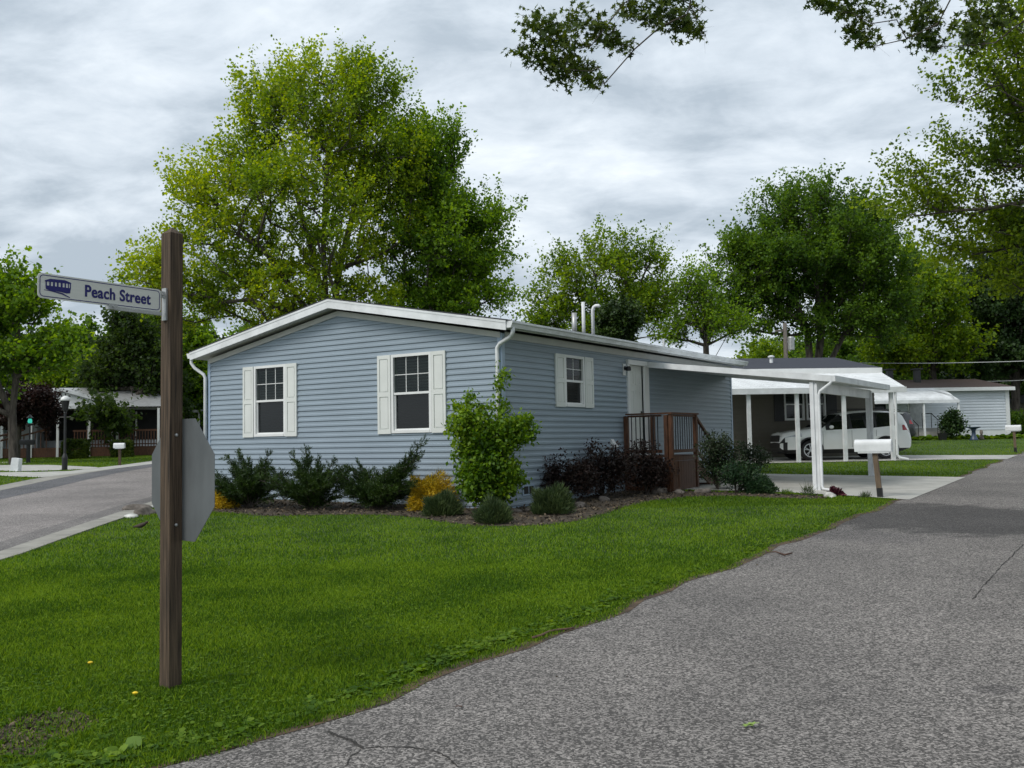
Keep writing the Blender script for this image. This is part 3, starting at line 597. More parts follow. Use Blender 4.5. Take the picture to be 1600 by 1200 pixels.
# single plantain-like plants lower left
def plant(name, label, pxy, nl, size, m, up, group=None):
    p = G(*pxy); root = rosettes(name, np.array([[p[0], p[1]]]), nl, size, m, up, .012); return tag(root, label, 'weed', group)
plant('broadleaf_weed', 'broad-leaved weed with round leaves at the lower left corner of the lawn', (30, 1187), 9, .085, m_weed, .9)
plant('broadleaf_weed', 'broad-leaved weed with one upright leaf between the bare soil and the road', (112, 1172), 7, .085, m_weed, 1.2)
plant('broadleaf_weed', 'bright broad-leaved weed closest to the bottom edge of the lawn', (80, 1194), 8, .07, m_weed, .9)
plant('broadleaf_weed', 'pale floppy leaf tuft at the corner where the lawn meets the road', (190, 1183), 9, .09, m_bush, .8)
m_yel = mat('dandelion_petals', (.7, .5, .01), .6)
for q, lb in (((211, 1094), 'small yellow dandelion left of the wooden post foot'), ((141, 1045), 'small yellow dandelion farther left of the wooden post')):
    p = G(*q); b = MB(); b.lathe([(.001, 0), (.016, .004), (.018, .01), (.009, .015), (.001, .016)], (p[0], p[1], p[2]+.035), 10); b.tube([(p[0], p[1], p[2]), (p[0], p[1], p[2]+.036)], .0015, 5)
    tag(b.build('dandelion', m_yel), lb, 'flower')
# sticks, fallen leaf, rocks, bird
def stick(label, pts, r):
    b = MB(); P = [G(*q)+np.array([0, 0, .018+r]) for q in pts]; b.tube(P, [r*(.6+.5*rnd.random()) for _ in P], 6); o = b.build('stick', m_stick, smooth=True); tag(o, label, 'stick')
m_stick = mat('stick_bark', (.10, .055, .04), .9, .35, 30.)
stick('long reddish stick lying on the road edge nearest the camera', [(832, 1003), (846, 999), (858, 993), (872, 990), (884, 989), (897, 987)], .011)
stick('short forked stick lying on the road farther up the lawn edge', [(1198, 867), (1212, 866), (1226, 871), (1238, 868)], .012)
stick('thin twig lying on the asphalt in the middle foreground', [(712, 1110), (716, 1109), (722, 1110)], .004)
p = G(1172, 1141)
V_, Q_, k_ = lobed(np.array([[p[0]-.05, p[1], .022], [p[0]-.02, p[1]+.02, .028]]), np.array([[.1, .02, .01], [.07, -.03, .012]]), np.array([[.0, .035, .0], [.012, .03, 0]]))
tag(npmesh('fallen_leaf', V_, Q_, mat('fallen_leaf_green', (.22, .34, .05), .6), None, k_), 'yellow-green fallen leaf lying on the road', 'leaf')
def rock(label, loc, r, m, seed, group=None, sq=(1, 1, .6)):
    b = bmesh.new(); bmesh.ops.create_icosphere(b, subdivisions=3, radius=1); rr = np.random.default_rng(seed); ph = rr.random((5, 3))*6; am = rr.normal(size=(5, 3))*1.5
    for v in b.verts:
        k = 1+sum(.09*math.sin(am[i]@np.array(v.co)*1.3+ph[i, 0]) for i in range(5)); v.co = Vector((v.co.x*sq[0]*k*r, v.co.y*sq[1]*k*r, v.co.z*sq[2]*k*r))
    me = bpy.data.meshes.new('rock'); b.to_mesh(me); b.free(); o = link('rock', me, m, None, True); o.location = (loc[0], loc[1], loc[2]+r*sq[2]*.25); o.rotation_euler = (0, 0, rr.random()*6); tag(o, label, 'rock', group)
rock('flat brown rock lying against the kerb left of the octagonal sign', G(217, 797), .22, m_rock, 1, sq=(1.3, .6, .4))
rock('tan rounded rock between the kerb rocks and the octagonal sign', G(227, 805), .17, m_rock, 2, sq=(1.2, .7, .6))
rock('pale whitish stones heap piece beside the brown rock at the kerb', G(205, 808), .15, m_rockw, 3, sq=(1.3, .7, .4))
rock('small white stone touching the octagonal sign edge', G(236, 795), .10, m_rockw, 4)
for i, (q, r_, lb) in enumerate((((835, 798), .17, 'grey stone between the two small mounds at the house corner'), ((805, 800), .1, 'small stone at the foot of the bright green shrub'), ((943, 783), .15, 'rounded stone under the purple shrubs'), ((1030, 771), .2, 'flat stone at the foot of the deck'), ((1060, 771), .14, 'second stone right of the flat one at the deck foot'),
                                   ((905, 792), .1, 'small stone at the lawn edge below the purple shrubs'), ((1100, 770), .16, 'stone right of the deck post in the bed'), ((1296, 777), .12, 'white stone beside the carport downspout'), ((640, 798), .08, 'little stone left of the golden shrub'))):
    rock(lb, G(*q), r_, m_rock if i != 7 else m_rockw, 10+i, sq=(1.2, .8, .6))
# bird : robin on the lawn
def bird():
    p = G(221, 829); root = empty('bird', (p[0], p[1], p[2]+.02), rad(-8), label='dark robin with a rusty breast standing on the lawn left of the post', cat='bird')
    bm_ = bmesh.new(); bmesh.ops.create_icosphere(bm_, subdivisions=3, radius=1)
    for v in bm_.verts:
        x, y, z = v.co; tail = max(0, -x-.2); v.co = Vector((x*.085-(.09*tail if x < -.2 else 0), y*.034*(1-.55*min(1, tail*1.3)), .062+z*.036*(1-.6*min(1, tail*1.3))+x*.028+(.0)))
    r_ = bmesh.ops.create_icosphere(bm_, subdivisions=2, radius=.024)
    for v in r_['verts']: v.co += Vector((.088, 0, .108))
    me = bpy.data.meshes.new('body'); bm_.to_mesh(me); bm_.free(); link('body', me, mat('bird_feathers', (.035, .028, .026), .8, .4, 30., col2=(.07, .04, .03)), root, True)
    b = MB(); b.tube([(.108, 0, .108), (.130, 0, .104)], [.006, .001], 6); b.build('beak', mat('beak_yellow', (.4, .25, .03)), root)
    for s_ in (-1, 1): b = MB(); b.tube([(0, s_*.012, .04), (.004, s_*.014, 0)], .003, 5); b.tube([(-.012, s_*.014, 0), (.022, s_*.014, 0)], .0025, 5); b.build('leg', m_stick, root)
bird()
# crack lines in the road (flat tar lines with an irregular width)
def crack(label, pts, wd):
    P = []
    for a, b_ in zip(pts[:-1], pts[1:]):
        for i in range(10): f_ = i/10; P.append((a[0]*(1-f_)+b_[0]*f_+rnd.uniform(-1.2, 1.2), a[1]*(1-f_)+b_[1]*f_+rnd.uniform(-.8, .8)))
    P.append(pts[-1]); W = [G(*q)[:2] for q in P]; l, r_ = [], []
    for i, q in enumerate(W):
        d = W[min(i+1, len(W)-1)]-W[max(i-1, 0)]; d = d/np.linalg.norm(d); n_ = np.array([-d[1], d[0]])*wd*(.35+.9*rnd.random())*(.25 if i in (0, len(W)-1) else 1); l.append(q+n_); r_.append(q-n_)
    vs = [(*q, zt(q[1])+.0155) for q in l]+[(*q, zt(q[1])+.0155) for q in r_]; n_ = len(l)
    b = MB(); b.add(vs, [(i, i+1, i+1+n_, i+n_) for i in range(n_-1)]); o = b.build('road_crack', m_crack); tag(o, label, None, None, 'structure')
m_crack = mat('crack_dirt', (.030, .027, .024), .95, .3, 20.)
crack(None, [(512, 1146), (530, 1155), (548, 1160), (568, 1174)], .010)
crack(None, [(568, 1174), (590, 1171), (640, 1172), (680, 1178), (700, 1188), (716, 1203)], .0055)
crack(None, [(568, 1174), (548, 1186), (540, 1203)], .004)
crack(None, [(1600, 852), (1585, 866), (1560, 892), (1535, 920), (1520, 940)], .006)
# ---------------------------------------------------------------- generic building pieces
def siding(b, u0, u1, zb, zt_, hol, M_, h=.111, prof=((0, .015), (.42, .012), (.52, .004), (1, .001)), slope=None):
    """lapped courses; M_(u, n, z) -> local ; hol : (u0,u1,z0,z1) ; slope(z) -> (ulo,uhi)"""
    z = zb; prof = ((0, -.004), (.085, -.004), (.0851, .020), (.42, .017), (.52, .007), (1, .001)) if h < .13 else prof
    while z < zt_-1e-4:
        ze = min(z+h, zt_); cuts = sorted({z, ze}|{z+h*p[0] for p in prof if z+h*p[0] < ze}|{q for ho in hol for q in ho[2:] if z < q < ze})
        def offn(q): return float(np.interp(min(max((q-z)/h, 0), 1), [p[0] for p in prof], [p[1] for p in prof]))
        for za, zb2 in zip(cuts[:-1], cuts[1:]):
            lo0, hi0 = slope(za) if slope else (u0, u1); lo1, hi1 = slope(zb2) if slope else (u0, u1)
            cut = sorted([(max(a, lo0), min(c, hi0)) for a, c, q0, q1 in hol if q0 < (za+zb2)/2 < q1]); seg = []; cur = None
            pts = []; prev = None
            bounds = []; last = ('L',)
            st_ = 'L'
            for a, c in cut: bounds.append((st_, a)); st_ = c
            bounds.append((st_, 'R'))
            for a, c in bounds:
                ua0 = lo0 if a == 'L' else a; ua1 = lo1 if a == 'L' else a; uc0 = hi0 if c == 'R' else c; uc1 = hi1 if c == 'R' else c
                if uc0-ua0 < .004: continue
                oa, ob = offn(za+h*.0003), offn(zb2-h*.0003)
                if zb2-za < h*.001: continue
                b.add([M_(ua0, oa, za), M_(uc0, oa, za), M_(uc1, ob, zb2), M_(ua1, ob, zb2)], [(0, 1, 2, 3)])
                if za == z and h >= .13: b.add([M_(ua0, -.003, za), M_(uc0, -.003, za), M_(uc0, oa, za), M_(ua0, oa, za)], [(0, 1, 2, 3)])
                if h < .13 and abs(za-(z+h*.085)) < 1e-3 and zb2 > za: b.add([M_(ua0, -.004, za), M_(uc0, -.004, za), M_(uc0, .020, za), M_(ua0, .020, za)], [(0, 1, 2, 3)])
        z = ze
def window(par, u, z0, z1, wd, M_, shut=True, sw=.30, mun=(3, 2), name='window'):
    """double hung window centred at u"""
    h = z1-z0; fr = MB(lambda a, n, z: M_(a, n, z)); l, r_ = u-wd/2, u+wd/2; t_ = .055
    fr.box(l, l+t_, -.06, .035, z0, z1); fr.box(r_-t_, r_, -.06, .035, z0, z1); fr.box(l+t_, r_-t_, -.06, .033, z1-t_, z1); fr.box(l+t_, r_-t_, -.06, .042, z0, z0+t_)
    zm = z0+h*.5; fr.box(l+t_, r_-t_, -.03, .018, zm-.022, zm+.022)
    for a, b_, n0, n1 in ((l+t_, l+t_+.03, -.045, .002), (r_-t_-.03, r_-t_, -.045, .002)): fr.box(a, b_, n0, n1, z0+t_, zm-.022)
    fr.box(l+t_+.03, r_-t_-.03, -.045, .000, z0+t_, z0+t_+.03)
    f_ = fr.build(name, m_white, par)
    g_ = MB(lambda a, n, z: M_(a, n, z)); g_.add([(l+t_, -.012, zm), (r_-t_, -.012, zm), (r_-t_, -.012, z1-t_), (l+t_, -.012, z1-t_)], [(0, 1, 2, 3)]); g_.build('pane', m_glass, f_, recalc=False)
    g_ = MB(lambda a, n, z: M_(a, n, z)); g_.add([(l+t_, -.035, z0+t_), (r_-t_, -.035, z0+t_), (r_-t_, -.035, zm), (l+t_, -.035, zm)], [(0, 1, 2, 3)]); g_.build('pane', m_screen, f_, recalc=False)
    if mun:
        mu = MB(lambda a, n, z: M_(a, n, z)); 
        for i in range(1, mun[0]): x = l+t_+(wd-2*t_)*i/mun[0]; mu.box(x-.007, x+.007, -.022, -.008, zm+.022, z1-t_)
        for i in range(1, mun[1]): z = zm+.022+(z1-t_-zm-.022)*i/mun[1]; mu.box(l+t_, r_-t_, -.021, -.009, z-.007, z+.007)
        mu.build('glazing_bars', m_white, f_)
    bl = MB(lambda a, n, z: M_(a, n, z)); z = z0+t_+.02
    while z < z1-t_-.02: bl.add([(l+.06, -.100, z), (r_-.06, -.100, z), (r_-.06, -.080, z+.020), (l+.06, -.080, z+.020)], [(0, 1, 2, 3)]); z += .058
    bl.build('blind', m_blind, f_, recalc=False)
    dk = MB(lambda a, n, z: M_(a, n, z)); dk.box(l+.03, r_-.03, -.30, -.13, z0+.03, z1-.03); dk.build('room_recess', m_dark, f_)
    if shut:
        for a in (l-.012-sw, r_+.012):
            s_ = MB(lambda a, n, z: M_(a, n, z)); zs0, zs1 = z0-.01, z1+.0; fw = .055
            s_.box(a, a+fw, .012, .045, zs0, zs1); s_.box(a+sw-fw, a+sw, .012, .045, zs0, zs1)
            zmm = zs0+(zs1-zs0)*.5
            for c0, c1 in ((zs0, zs0+.09), (zmm-.045, zmm+.045), (zs1-.075, zs1)): s_.box(a+fw, a+sw-fw, .012, .044, c0, c1)
            s_.box(a+.01, a+sw-.01, .014, .028, zs0+.01, zs1-.01)
            for c0, c1 in ((zs0+.09, zmm-.045), (zmm+.045, zs1-.075)): s_.box(a+fw+.016, a+sw-fw-.016, .028, .040, c0+.016, c1-.016)
            s_.build('shutter', m_shut, par)
    return f_
# ---------------------------------------------------------------- blue house
H = empty('blue_house', tuple(C0), -AZ, label='pale blue vinyl-sided single-storey house with white shutters and an attached white carport', cat='house')
W_, Ln = 8.08, 11.56; WT = 3.20; EV = 3.38; SLP = .186; RID = 4.04
fac = lambda u, n, z: (-u, -n, z)          # u to the left along the gable wall
sid = lambda u, n, z: (n, u, z)            # u away along the side wall
hA = [(1.64+.0, 2.60, 1.44, 2.97), (5.58, 6.54, 1.44, 2.97)]
def gs(z):
    if z < WT: return (0.0, W_)
    k = (z-WT)/SLP; return (min(k, RID), max(W_-k, RID))
b = MB(); siding(b, 0, W_, .05, WT+RID*SLP-.01, hA, fac, slope=gs)
for u_, k_ in ((1.2, 3), (3.4, 5), (4.9, 9), (3.9, 13), (7.0, 10), (3.05, 24), (3.9, 21), (3.6, 28), (4.2, 25), (7.0, 22), (2.6, 28), (3.8, 31), (4.2, 17)):
    z_ = .05+k_*.111; b.add([fac(u_, .0218, z_+.0096), fac(u_+.9, .0208, z_+.0096), fac(u_+.9, .0178, z_+.046), fac(u_, .0188, z_+.046), fac(u_, .0, z_+.0096), fac(u_, .0, z_+.046)], [(0, 1, 2, 3), (4, 0, 3, 5)])
b.build('gable_wall', m_siding, H, recalc=False)
hB = [(2.21, 3.02, 1.92, 2.96), (5.06, 6.06, .84, 2.96)]
b = MB(); siding(b, 0, Ln, .05, WT, hB, sid); b.build('side_wall', m_siding, H, recalc=False)
b = MB()
siding(b, 0, W_, .05, WT+RID*SLP-.01, [], lambda u, n, z: (-u, Ln+n, z), slope=gs); siding(b, 0, Ln, .05, WT, [], lambda u, n, z: (-W_-n, u, z)); b.build('rear_wall', m_siding, H, recalc=False)
b = MB(); b.box(-W_+.02, -.02, .40, Ln-.02, -.15, .05); b.box(-W_-.004, .004, -.004, Ln+.004, -.2, .045); b.build('skirting', m_trimblue, H)
for bxs in (((-.02, .022, -.022, .075), (-.075, -.02, -.022, .0)), ((-W_-.022, -W_+.065, -.022, .0),), ((-.02, .022, Ln-.07, Ln+.02),)):
    b = MB()
    for x0, x1, y0, y1 in bxs: b.box(x0, x1, y0, y1, .04, WT)
    b.build('corner_trim', m_trimblue, H)
# roof
def roofz(x): return EV+SLP*(RID+.30-abs(-x-RID))
OH, RK = .30, .28
b = MB()
for sgn in (1, -1):
    xe = -RID+sgn*(RID+OH); xr = -RID
    poly = [(xe, EV-.15), (xe, EV), (xr, EV+SLP*(RID+OH)), (xr, EV+SLP*(RID+OH)-.16)]
    b.prism(poly, 'y', -RK, Ln+RK)
b.build('roof', m_soffit, H)
b = MB()
for sgn in (1, -1):
    xe = -RID+sgn*(RID+OH+.03); xr = -RID; ztp = EV+SLP*(RID+OH)
    b.prism([(xe, EV+.002-SLP*.03), (xe, EV+.022-SLP*.03), (xr, ztp+.022), (xr, ztp+.002)], 'y', -RK-.035, Ln+RK+.035)
b.build('shingles', m_shingle, H)
for yy in (-RK-.022, Ln+RK+.002):
    for sgn in (1, -1):
        xe = -RID+sgn*(RID+OH); zt0 = EV+SLP*(RID+OH); b = MB()
        b.prism([(xe, EV-.175), (xe, EV-.003), (-RID, zt0-.003), (-RID, zt0-.185)], 'y', yy, yy+.02)
        b.prism([(xe+sgn*.004, EV-.045), (xe+sgn*.004, EV-.001), (-RID, zt0-.001), (-RID, zt0-.045)], 'y', yy-.008 if yy < 0 else yy+.02, yy if yy < 0 else yy+.028)
        b.build('rake_board', m_whitemetal, H)
b = MB()      # frieze under the gable soffit, on the wall
for sgn in (1, -1):
    xe = -RID+sgn*(RID-.01); zt0 = WT+SLP*RID
    b.prism([(xe, WT-.085), (xe, WT+.02), (-RID, zt0+.02), (-RID, zt0-.085)], 'y', -.034, -.016)
b.box(.018, .036, .08, Ln, WT-.10, WT+.03)
b.build('frieze_board', mat('frieze_paint', (.50, .50, .475), .5, .06), H)
def gutter(par, x, y0, y1, z, sgn=1, name='gutter'):
    b = MB(); pr = [(0, -.12), (0, .0), (.015, .0), (.015, -.108), (.075, -.108), (.095, -.05), (.115, -.03), (.115, .0), (.13, .0), (.13, -.035), (.11, -.055), (.088, -.12)]
    b.prism([(x+sgn*a, z+c) for a, c in pr], 'y', y0, y1)
    for ye in (y0, y1): b.prism([(x, z-.119), (x, z-.002), (x+sgn*.128, z-.002), (x+sgn*.128, z-.034), (x+sgn*.088, z-.119)], 'y', ye-.003, ye+.003)
    return b.build(name, m_whitemetal, par)
gutter(H, OH+.004, -RK+.0, Ln+RK, EV-.012); gutter(H, -W_-OH-.004, -RK, Ln+RK, EV-.012, -1)
# downspouts
b = MB(); b.tube([(.37, -.18, 3.26), (.37, -.18, 3.17), (.30, -.15, 3.10), (.02, -.085, 3.0), (-.045, -.075, 2.93), (-.045, -.075, 2.8), (-.045, -.075, .12)], .038, 8); b.build('downspout', m_whitemetal, H, smooth=True)
b = MB(); b.tube([(-W_-.37, -.20, 3.26), (-W_-.37, -.20, 3.15), (-W_-.30, -.17, 3.04), (-W_-.09, -.08, 2.88), (-W_-.05, -.07, 2.8), (-W_-.05, -.07, .12)], .038, 8); b.build('downspout', m_whitemetal, H, smooth=True)
window(H, 2.11, 1.43, 2.97, 1.0, fac, sw=.335); window(H, 6.06, 1.43, 2.97, .98, fac, sw=.335)
window(H, 2.615, 1.91, 2.955, .80, sid, sw=.36, mun=(2, 2))
# door
dz0, dz1 = .86, 2.94
b = MB(sid); b.box(5.0, 5.1, -.05, .045, .55, dz1+.02); b.box(5.86, 6.13, .0, .03, .55, dz1+.02); b.box(4.97, 6.10, -.02, .075, dz1-.02, dz1+.085); b.box(5.1, 5.86, -.09, .04, dz0-.06, dz0); b.build('door_frame', m_white, H)
dr = MB(sid); dr.box(5.1, 5.86, -.075, -.035, dz0, dz1-.02); dr = dr.build('door', m_shut, H)
b = MB(sid)
for a, c in ((5.2, 5.44), (5.52, 5.76)):
    for q0, q1 in ((1.0, 1.5), (1.62, 2.35), (2.47, 2.8)):
        b.box(a, c, -.035, -.027, q0, q0+.03); b.box(a, c, -.035, -.027, q1-.03, q1); b.box(a, a+.03, -.035, -.027, q0+.03, q1-.03); b.box(c-.03, c, -.035, -.027, q0+.03, q1-.03)
b.build('door_moulding', m_shut, dr)
b = MB(sid); b.lathe([(.03, 0), (.03, .01), (.012, .02), (.012, .045), (.028, .06), (.0, .075)], (5.78, -.035, 1.85), 12, 'y'); b.build('door_knob', m_black, dr)
b = MB(sid); b.box(4.80, 4.93, .012, .03, 2.66, 2.92); b.build('lamp_plate', m_white, H)
b = MB(); b.lathe([(.02, 0), (.05, .01), (.05, .02), (.015, .03)], (.03, 4.865, 2.82), 12, 'x'); b.tube([(.05, 4.865, 2.82), (.12, 4.865, 2.83)], .016, 8); b.lathe([(.03, .0), (.055, -.02), (.06, -.09), (.05, -.10)], (.13, 4.865, 2.86), 14); b.build('porch_lamp', m_black, H)
b = MB(sid); b.prism([(4.12, 1.02), (4.30, 1.02), (4.24, 1.23), (4.14, 1.23)], 'z', 0, .01) if False else b.box(4.13, 4.27, .01, .03, 1.04, 1.24); b.add([(4.14, .03, 1.23), (4.26, .03, 1.23), (4.29, .14, 1.06), (4.13, .14, 1.06), (4.13, .03, 1.06), (4.29, .03, 1.06)], [(0, 1, 2, 3), (0, 3, 4), (1, 5, 2)]); b.build('dryer_vent', m_white, H, recalc=False)
b = MB(sid); b.box(.58, .98, .012, .03, .22, .42); b.build('skirting_vent', m_trimblue, H)
b = MB(sid); b.box(.62, .77, .03, .034, .25, .39); b.box(.80, .95, .03, .034, .25, .39); b.build('vent_louvre', m_black, H)
# roof pipes
def ploc(x, y, Yd): q = at(x, y, Yd)-C0; return (-(q@df), q@ds, q[2])
for (x, y0, y1, r_, mm, bend) in ((911, 540, 472, .048, m_whitemetal, 0), (926, 540, 480, .048, m_whitemetal, 1), (897, 540, 489, .07, m_galv, 0)):
    q = ploc(x, y1, 25.6); xr, yr, zr = q; rz = roofz(xr)
    b = MB(); pts = [(xr, yr, rz-.05), (xr, yr, zr)]
    if bend: pts = [(xr, yr, rz-.05), (xr, yr, zr-.06), (xr+.03, yr+.01, zr), (xr+.08, yr+.02, zr+.03), (xr+.16, yr+.03, zr+.03), (xr+.19, yr+.04, zr-.01)]
    b.tube(pts, r_, 10); b.build('vent_pipe', mm, H, smooth=not bend or True)
q = ploc(1037, 538, 27.5); b = MB(); b.tube([(q[0], q[1], roofz(q[0])-.05), (q[0], q[1], roofz(q[0])+.35)], .035, 8); b.build('vent_pipe', m_whitemetal, H)
# carport of the blue house
cz0, cz1, cx1, cy0, cy1 = 3.02, 2.47, 4.24, 6.02, 11.15
b = MB(); n_ = 17
for i in range(n_):
    ya = cy0+(cy1-cy0)*i/n_; yb = cy0+(cy1-cy0)*(i+1)/n_
    b.add([(.02, ya+.004, cz0-.03), (cx1, ya+.004, cz1-.03), (cx1, yb-.03, cz1-.03), (.02, yb-.03, cz0-.03), (.02, yb-.018, cz0-.085), (cx1, yb-.018, cz1-.085)], [(0, 1, 2, 3), (3, 2, 5, 4)])
    b.add([(.02, ya+.004, cz0-.09), (cx1, ya+.004, cz1-.09), (cx1, yb-.01, cz1-.09), (.02, yb-.01, cz0-.09)], [(3, 2, 1, 0)])
b.build('carport_roof', m_whitemetal, H, recalc=False)
b = MB()
for yy in (cy0-.05, cy1): b.prism([(.02, cz0-.115), (.02, cz0+.015), (cx1+.04, cz1+.015), (cx1+.04, cz1-.115)], 'y', yy, yy+.05)
b.box(cx1, cx1+.11, cy0-.045, cy1+.045, cz1-.11, cz1+.014)
b.build('carport_fascia', m_whitemetal, H)
b = MB(); b.box(3.80, 3.90, cy0+.06, cy1-.06, cz1-.31, cz1-.10); b.box(3.76, 3.80, cy0+.4, cy0+.9, cz1-.28, cz1-.13); b.build('carport_beam', m_whitemetal, H)
for yy in (6.05, 10.95):
    gz = ST(yy, -3.85)[2]-C0[2]
    b = MB()
    b.box(3.79, 3.87, yy-.02, yy+.06, gz-.1, cz1-.10); b.box(3.905, 3.945, yy-.01, yy+.05, gz-.1, cz1-.13); b.box(3.87, 3.905, yy+.01, yy+.03, gz-.1, cz1-.13)
    b.build('carport_post', m_whitemetal, H)
gz = ST(6, -4)[2]-C0[2]
b = MB(); b.tube([(4.27, 6.0, cz1-.10), (4.22, 6.0, cz1-.16), (4.02, 6.0, cz1-.30), (3.99, 6.0, cz1-.38), (3.99, 6.0, gz+.12), (4.02, 5.97, gz+.05), (4.3, 5.85, gz+.03)], .032, 8); b.build('downspout', m_whitemetal, H, smooth=True)
# ---------------------------------------------------------------- deck
D = empty('porch_deck', tuple(C0), -AZ, label='small brown cedar entry deck with black balusters and steps at the side door', cat='deck')
dx, dy0, dy1 = 1.15, 4.78, 6.12; fz = .86; hz = 1.74; gz = .02
for i, (x, y, top) in enumerate(((.08, dy0, hz), (dx, dy0, hz+.02), (dx, dy1, hz+.02), (dx-.098, dy0-.02, hz+.0), (.10, dy1, hz))):
    b = MB(); b.box(x-.045, x+.045, y-.045, y+.045, gz-.05, top); b.build('post', m_deck, D, bevel=.006)
b = MB(); 
for i in range(9): y = dy0+.0+i*.148; b.box(.03, dx+.03, y+.05, y+.19, fz-.03, fz) if y+.19 < dy1+.08 else None
b.build('floor', m_deck, D)
b = MB(); b.box(.125, dx-.22, dy0-.02, dy0+.02, hz-.03, hz+.012); b.box(dx-.02, dx+.02, dy0+.046, dy1-.046, hz-.03, hz+.012); b.box(.1, dx+.07, dy0-.075, dy0+.07, hz+.021, hz+.055) ; b.box(dx-.07, dx+.072, dy0+.071, dy1+.06, hz+.021, hz+.055)
b.box(.125, dx-.22, dy0-.02, dy0+.02, fz+.06, fz+.13); b.box(dx-.02, dx+.02, dy0+.046, dy1-.046, fz+.06, fz+.13)
b.build('handrail', m_deck, D)
for i in range(7): x = .21+i*.105; b = MB(); b.box(x-.009, x+.009, dy0-.008, dy0+.008, fz+.13, hz-.03); b.build('baluster', m_black, D)
for i in range(9): y = dy0+.12+i*.125; b = MB(); b.box(dx-.008, dx+.008, y-.009, y+.009, fz+.13, hz-.03); b.build('baluster', m_black, D)
b = MB()
for i in range(8): x = .13+i*.125; b.box(x, x+.119, dy0-.018, dy0+.006, gz-.06, fz-.12) if x+.119 < dx-.05 else None
b.box(.12, dx-.21, dy0-.03, dy0+.012, fz-.115, fz+.0)
for i in range(9): y = dy0+.05+i*.135; b.box(dx-.006, dx+.018, y, y+.129, gz-.06, fz-.12) if y+.129 < dy1-.02 else None
b.box(dx-.012, dx+.03, dy0+.05, dy1-.05, fz-.115, fz+.0)
b.box(dx+.018, dx+.03, dy0+.3, dy0+.36, gz, fz-.13)
b.build('skirt_boards', m_deck, D)
b = MB(); 
for k in range(4):
    zz = fz-.03-(k+1)*.165; b.box(.12, dx-.02, dy1+.03+k*.26, dy1+.31+k*.26, zz-.035, zz)
b.prism([(dy1+.02, fz-.06), (dy1+1.1, .16), (dy1+1.1, -.02), (dy1+.02, fz-.36)], 'x', dx-.02, dx+.02)
b.build('steps', m_deck, D)
b = MB(); b.bar((dx, dy1+.03, hz-.02), (dx, dy1+1.15, 1.02), .06, .05); b.bar((dx, dy1+.05, fz+.1), (dx, dy1+1.12, .32), .04, .05); b.box(dx-.045, dx+.045, dy1+1.08, dy1+1.17, 0, 1.05); b.build('stair_rail', m_deck, D)
for i in range(8): y = dy1+.14+i*.125; zz = fz+.1-(y-dy1-.05)*.50; b = MB(); b.box(dx-.008, dx+.008, y-.009, y+.009, zz, zz+.84-.08-(i*.012)); b.build('baluster', m_black, D)
# ---------------------------------------------------------------- generic far house pieces
def local(org, p): q = np.array(p)-np.array(org); return (-(q@df), q@ds, q[2])
# slate-roofed taupe house with carport
RZ2 = rad(4.9); o2 = np.array([13.72, 35.9, zt(34.)])
def lx(o, rz, yl, px_):      # local x of the vertical line seen at px_ on the local plane y = yl
    n_ = np.array([-math.sin(rz), math.cos(rz), 0]); r1 = np.array([math.cos(rz), math.sin(rz), 0]); d = ray(px_, 690); k_ = (yl-(_O-o)@n_)/(d@n_); return float((_O+d*k_-o)@r1)
def lz(o, rz, yl, px_, py_):
    n_ = np.array([-math.sin(rz), math.cos(rz), 0]); d = ray(px_, py_); k_ = (yl-(_O-o)@n_)/(d@n_); return float((_O+d*k_-o)[2])
def gl(o, rz, x, y): Y = o[1]+x*math.sin(rz)+y*math.cos(rz); return zt(Y)-o[2]
H2 = empty('taupe_house', tuple(o2), RZ2, label='taupe-sided house with slate roof and a long white carport behind the blue house', cat='house')
ev2 = lz(o2, RZ2, 0, 1372, 579); ev2o = ev2
X2 = lambda p_, y=0.: lx(o2, RZ2, y, p_)
fm = lambda u, n, z: (-u, -n, z)
PR2 = ((0, .015), (.5, .012), (.6, .004), (1, .001))
zs2 = lz(o2, RZ2, 0, 1260, 656.5); uw = [(-X2(1292), -X2(1261.5)), (-X2(1258.5), -X2(1227))]
b = MB(); siding(b, 0, 12, -.25, ev2, [(a+.02, c-.02, zs2, zs2+1.2) for a, c in uw], fm, h=.15, prof=PR2); b.build('front_wall', m_taupe, H2, recalc=False)
b = MB(); siding(b, 0, 7.6, -.25, ev2, [], lambda u, n, z: (n, u, z), h=.15, prof=PR2); b.build('end_wall', m_taupe, H2, recalc=False)
b = MB(); siding(b, 0, 7.6, -.25, ev2, [], lambda u, n, z: (-12-n, u, z), h=.15, prof=PR2); b.build('end_wall', m_taupe, H2, recalc=False)
b = MB(); siding(b, 0, 12, -.25, ev2, [], lambda u, n, z: (-u, 7.6+n, z), h=.15, prof=PR2); b.build('rear_wall', m_taupe, H2, recalc=False)
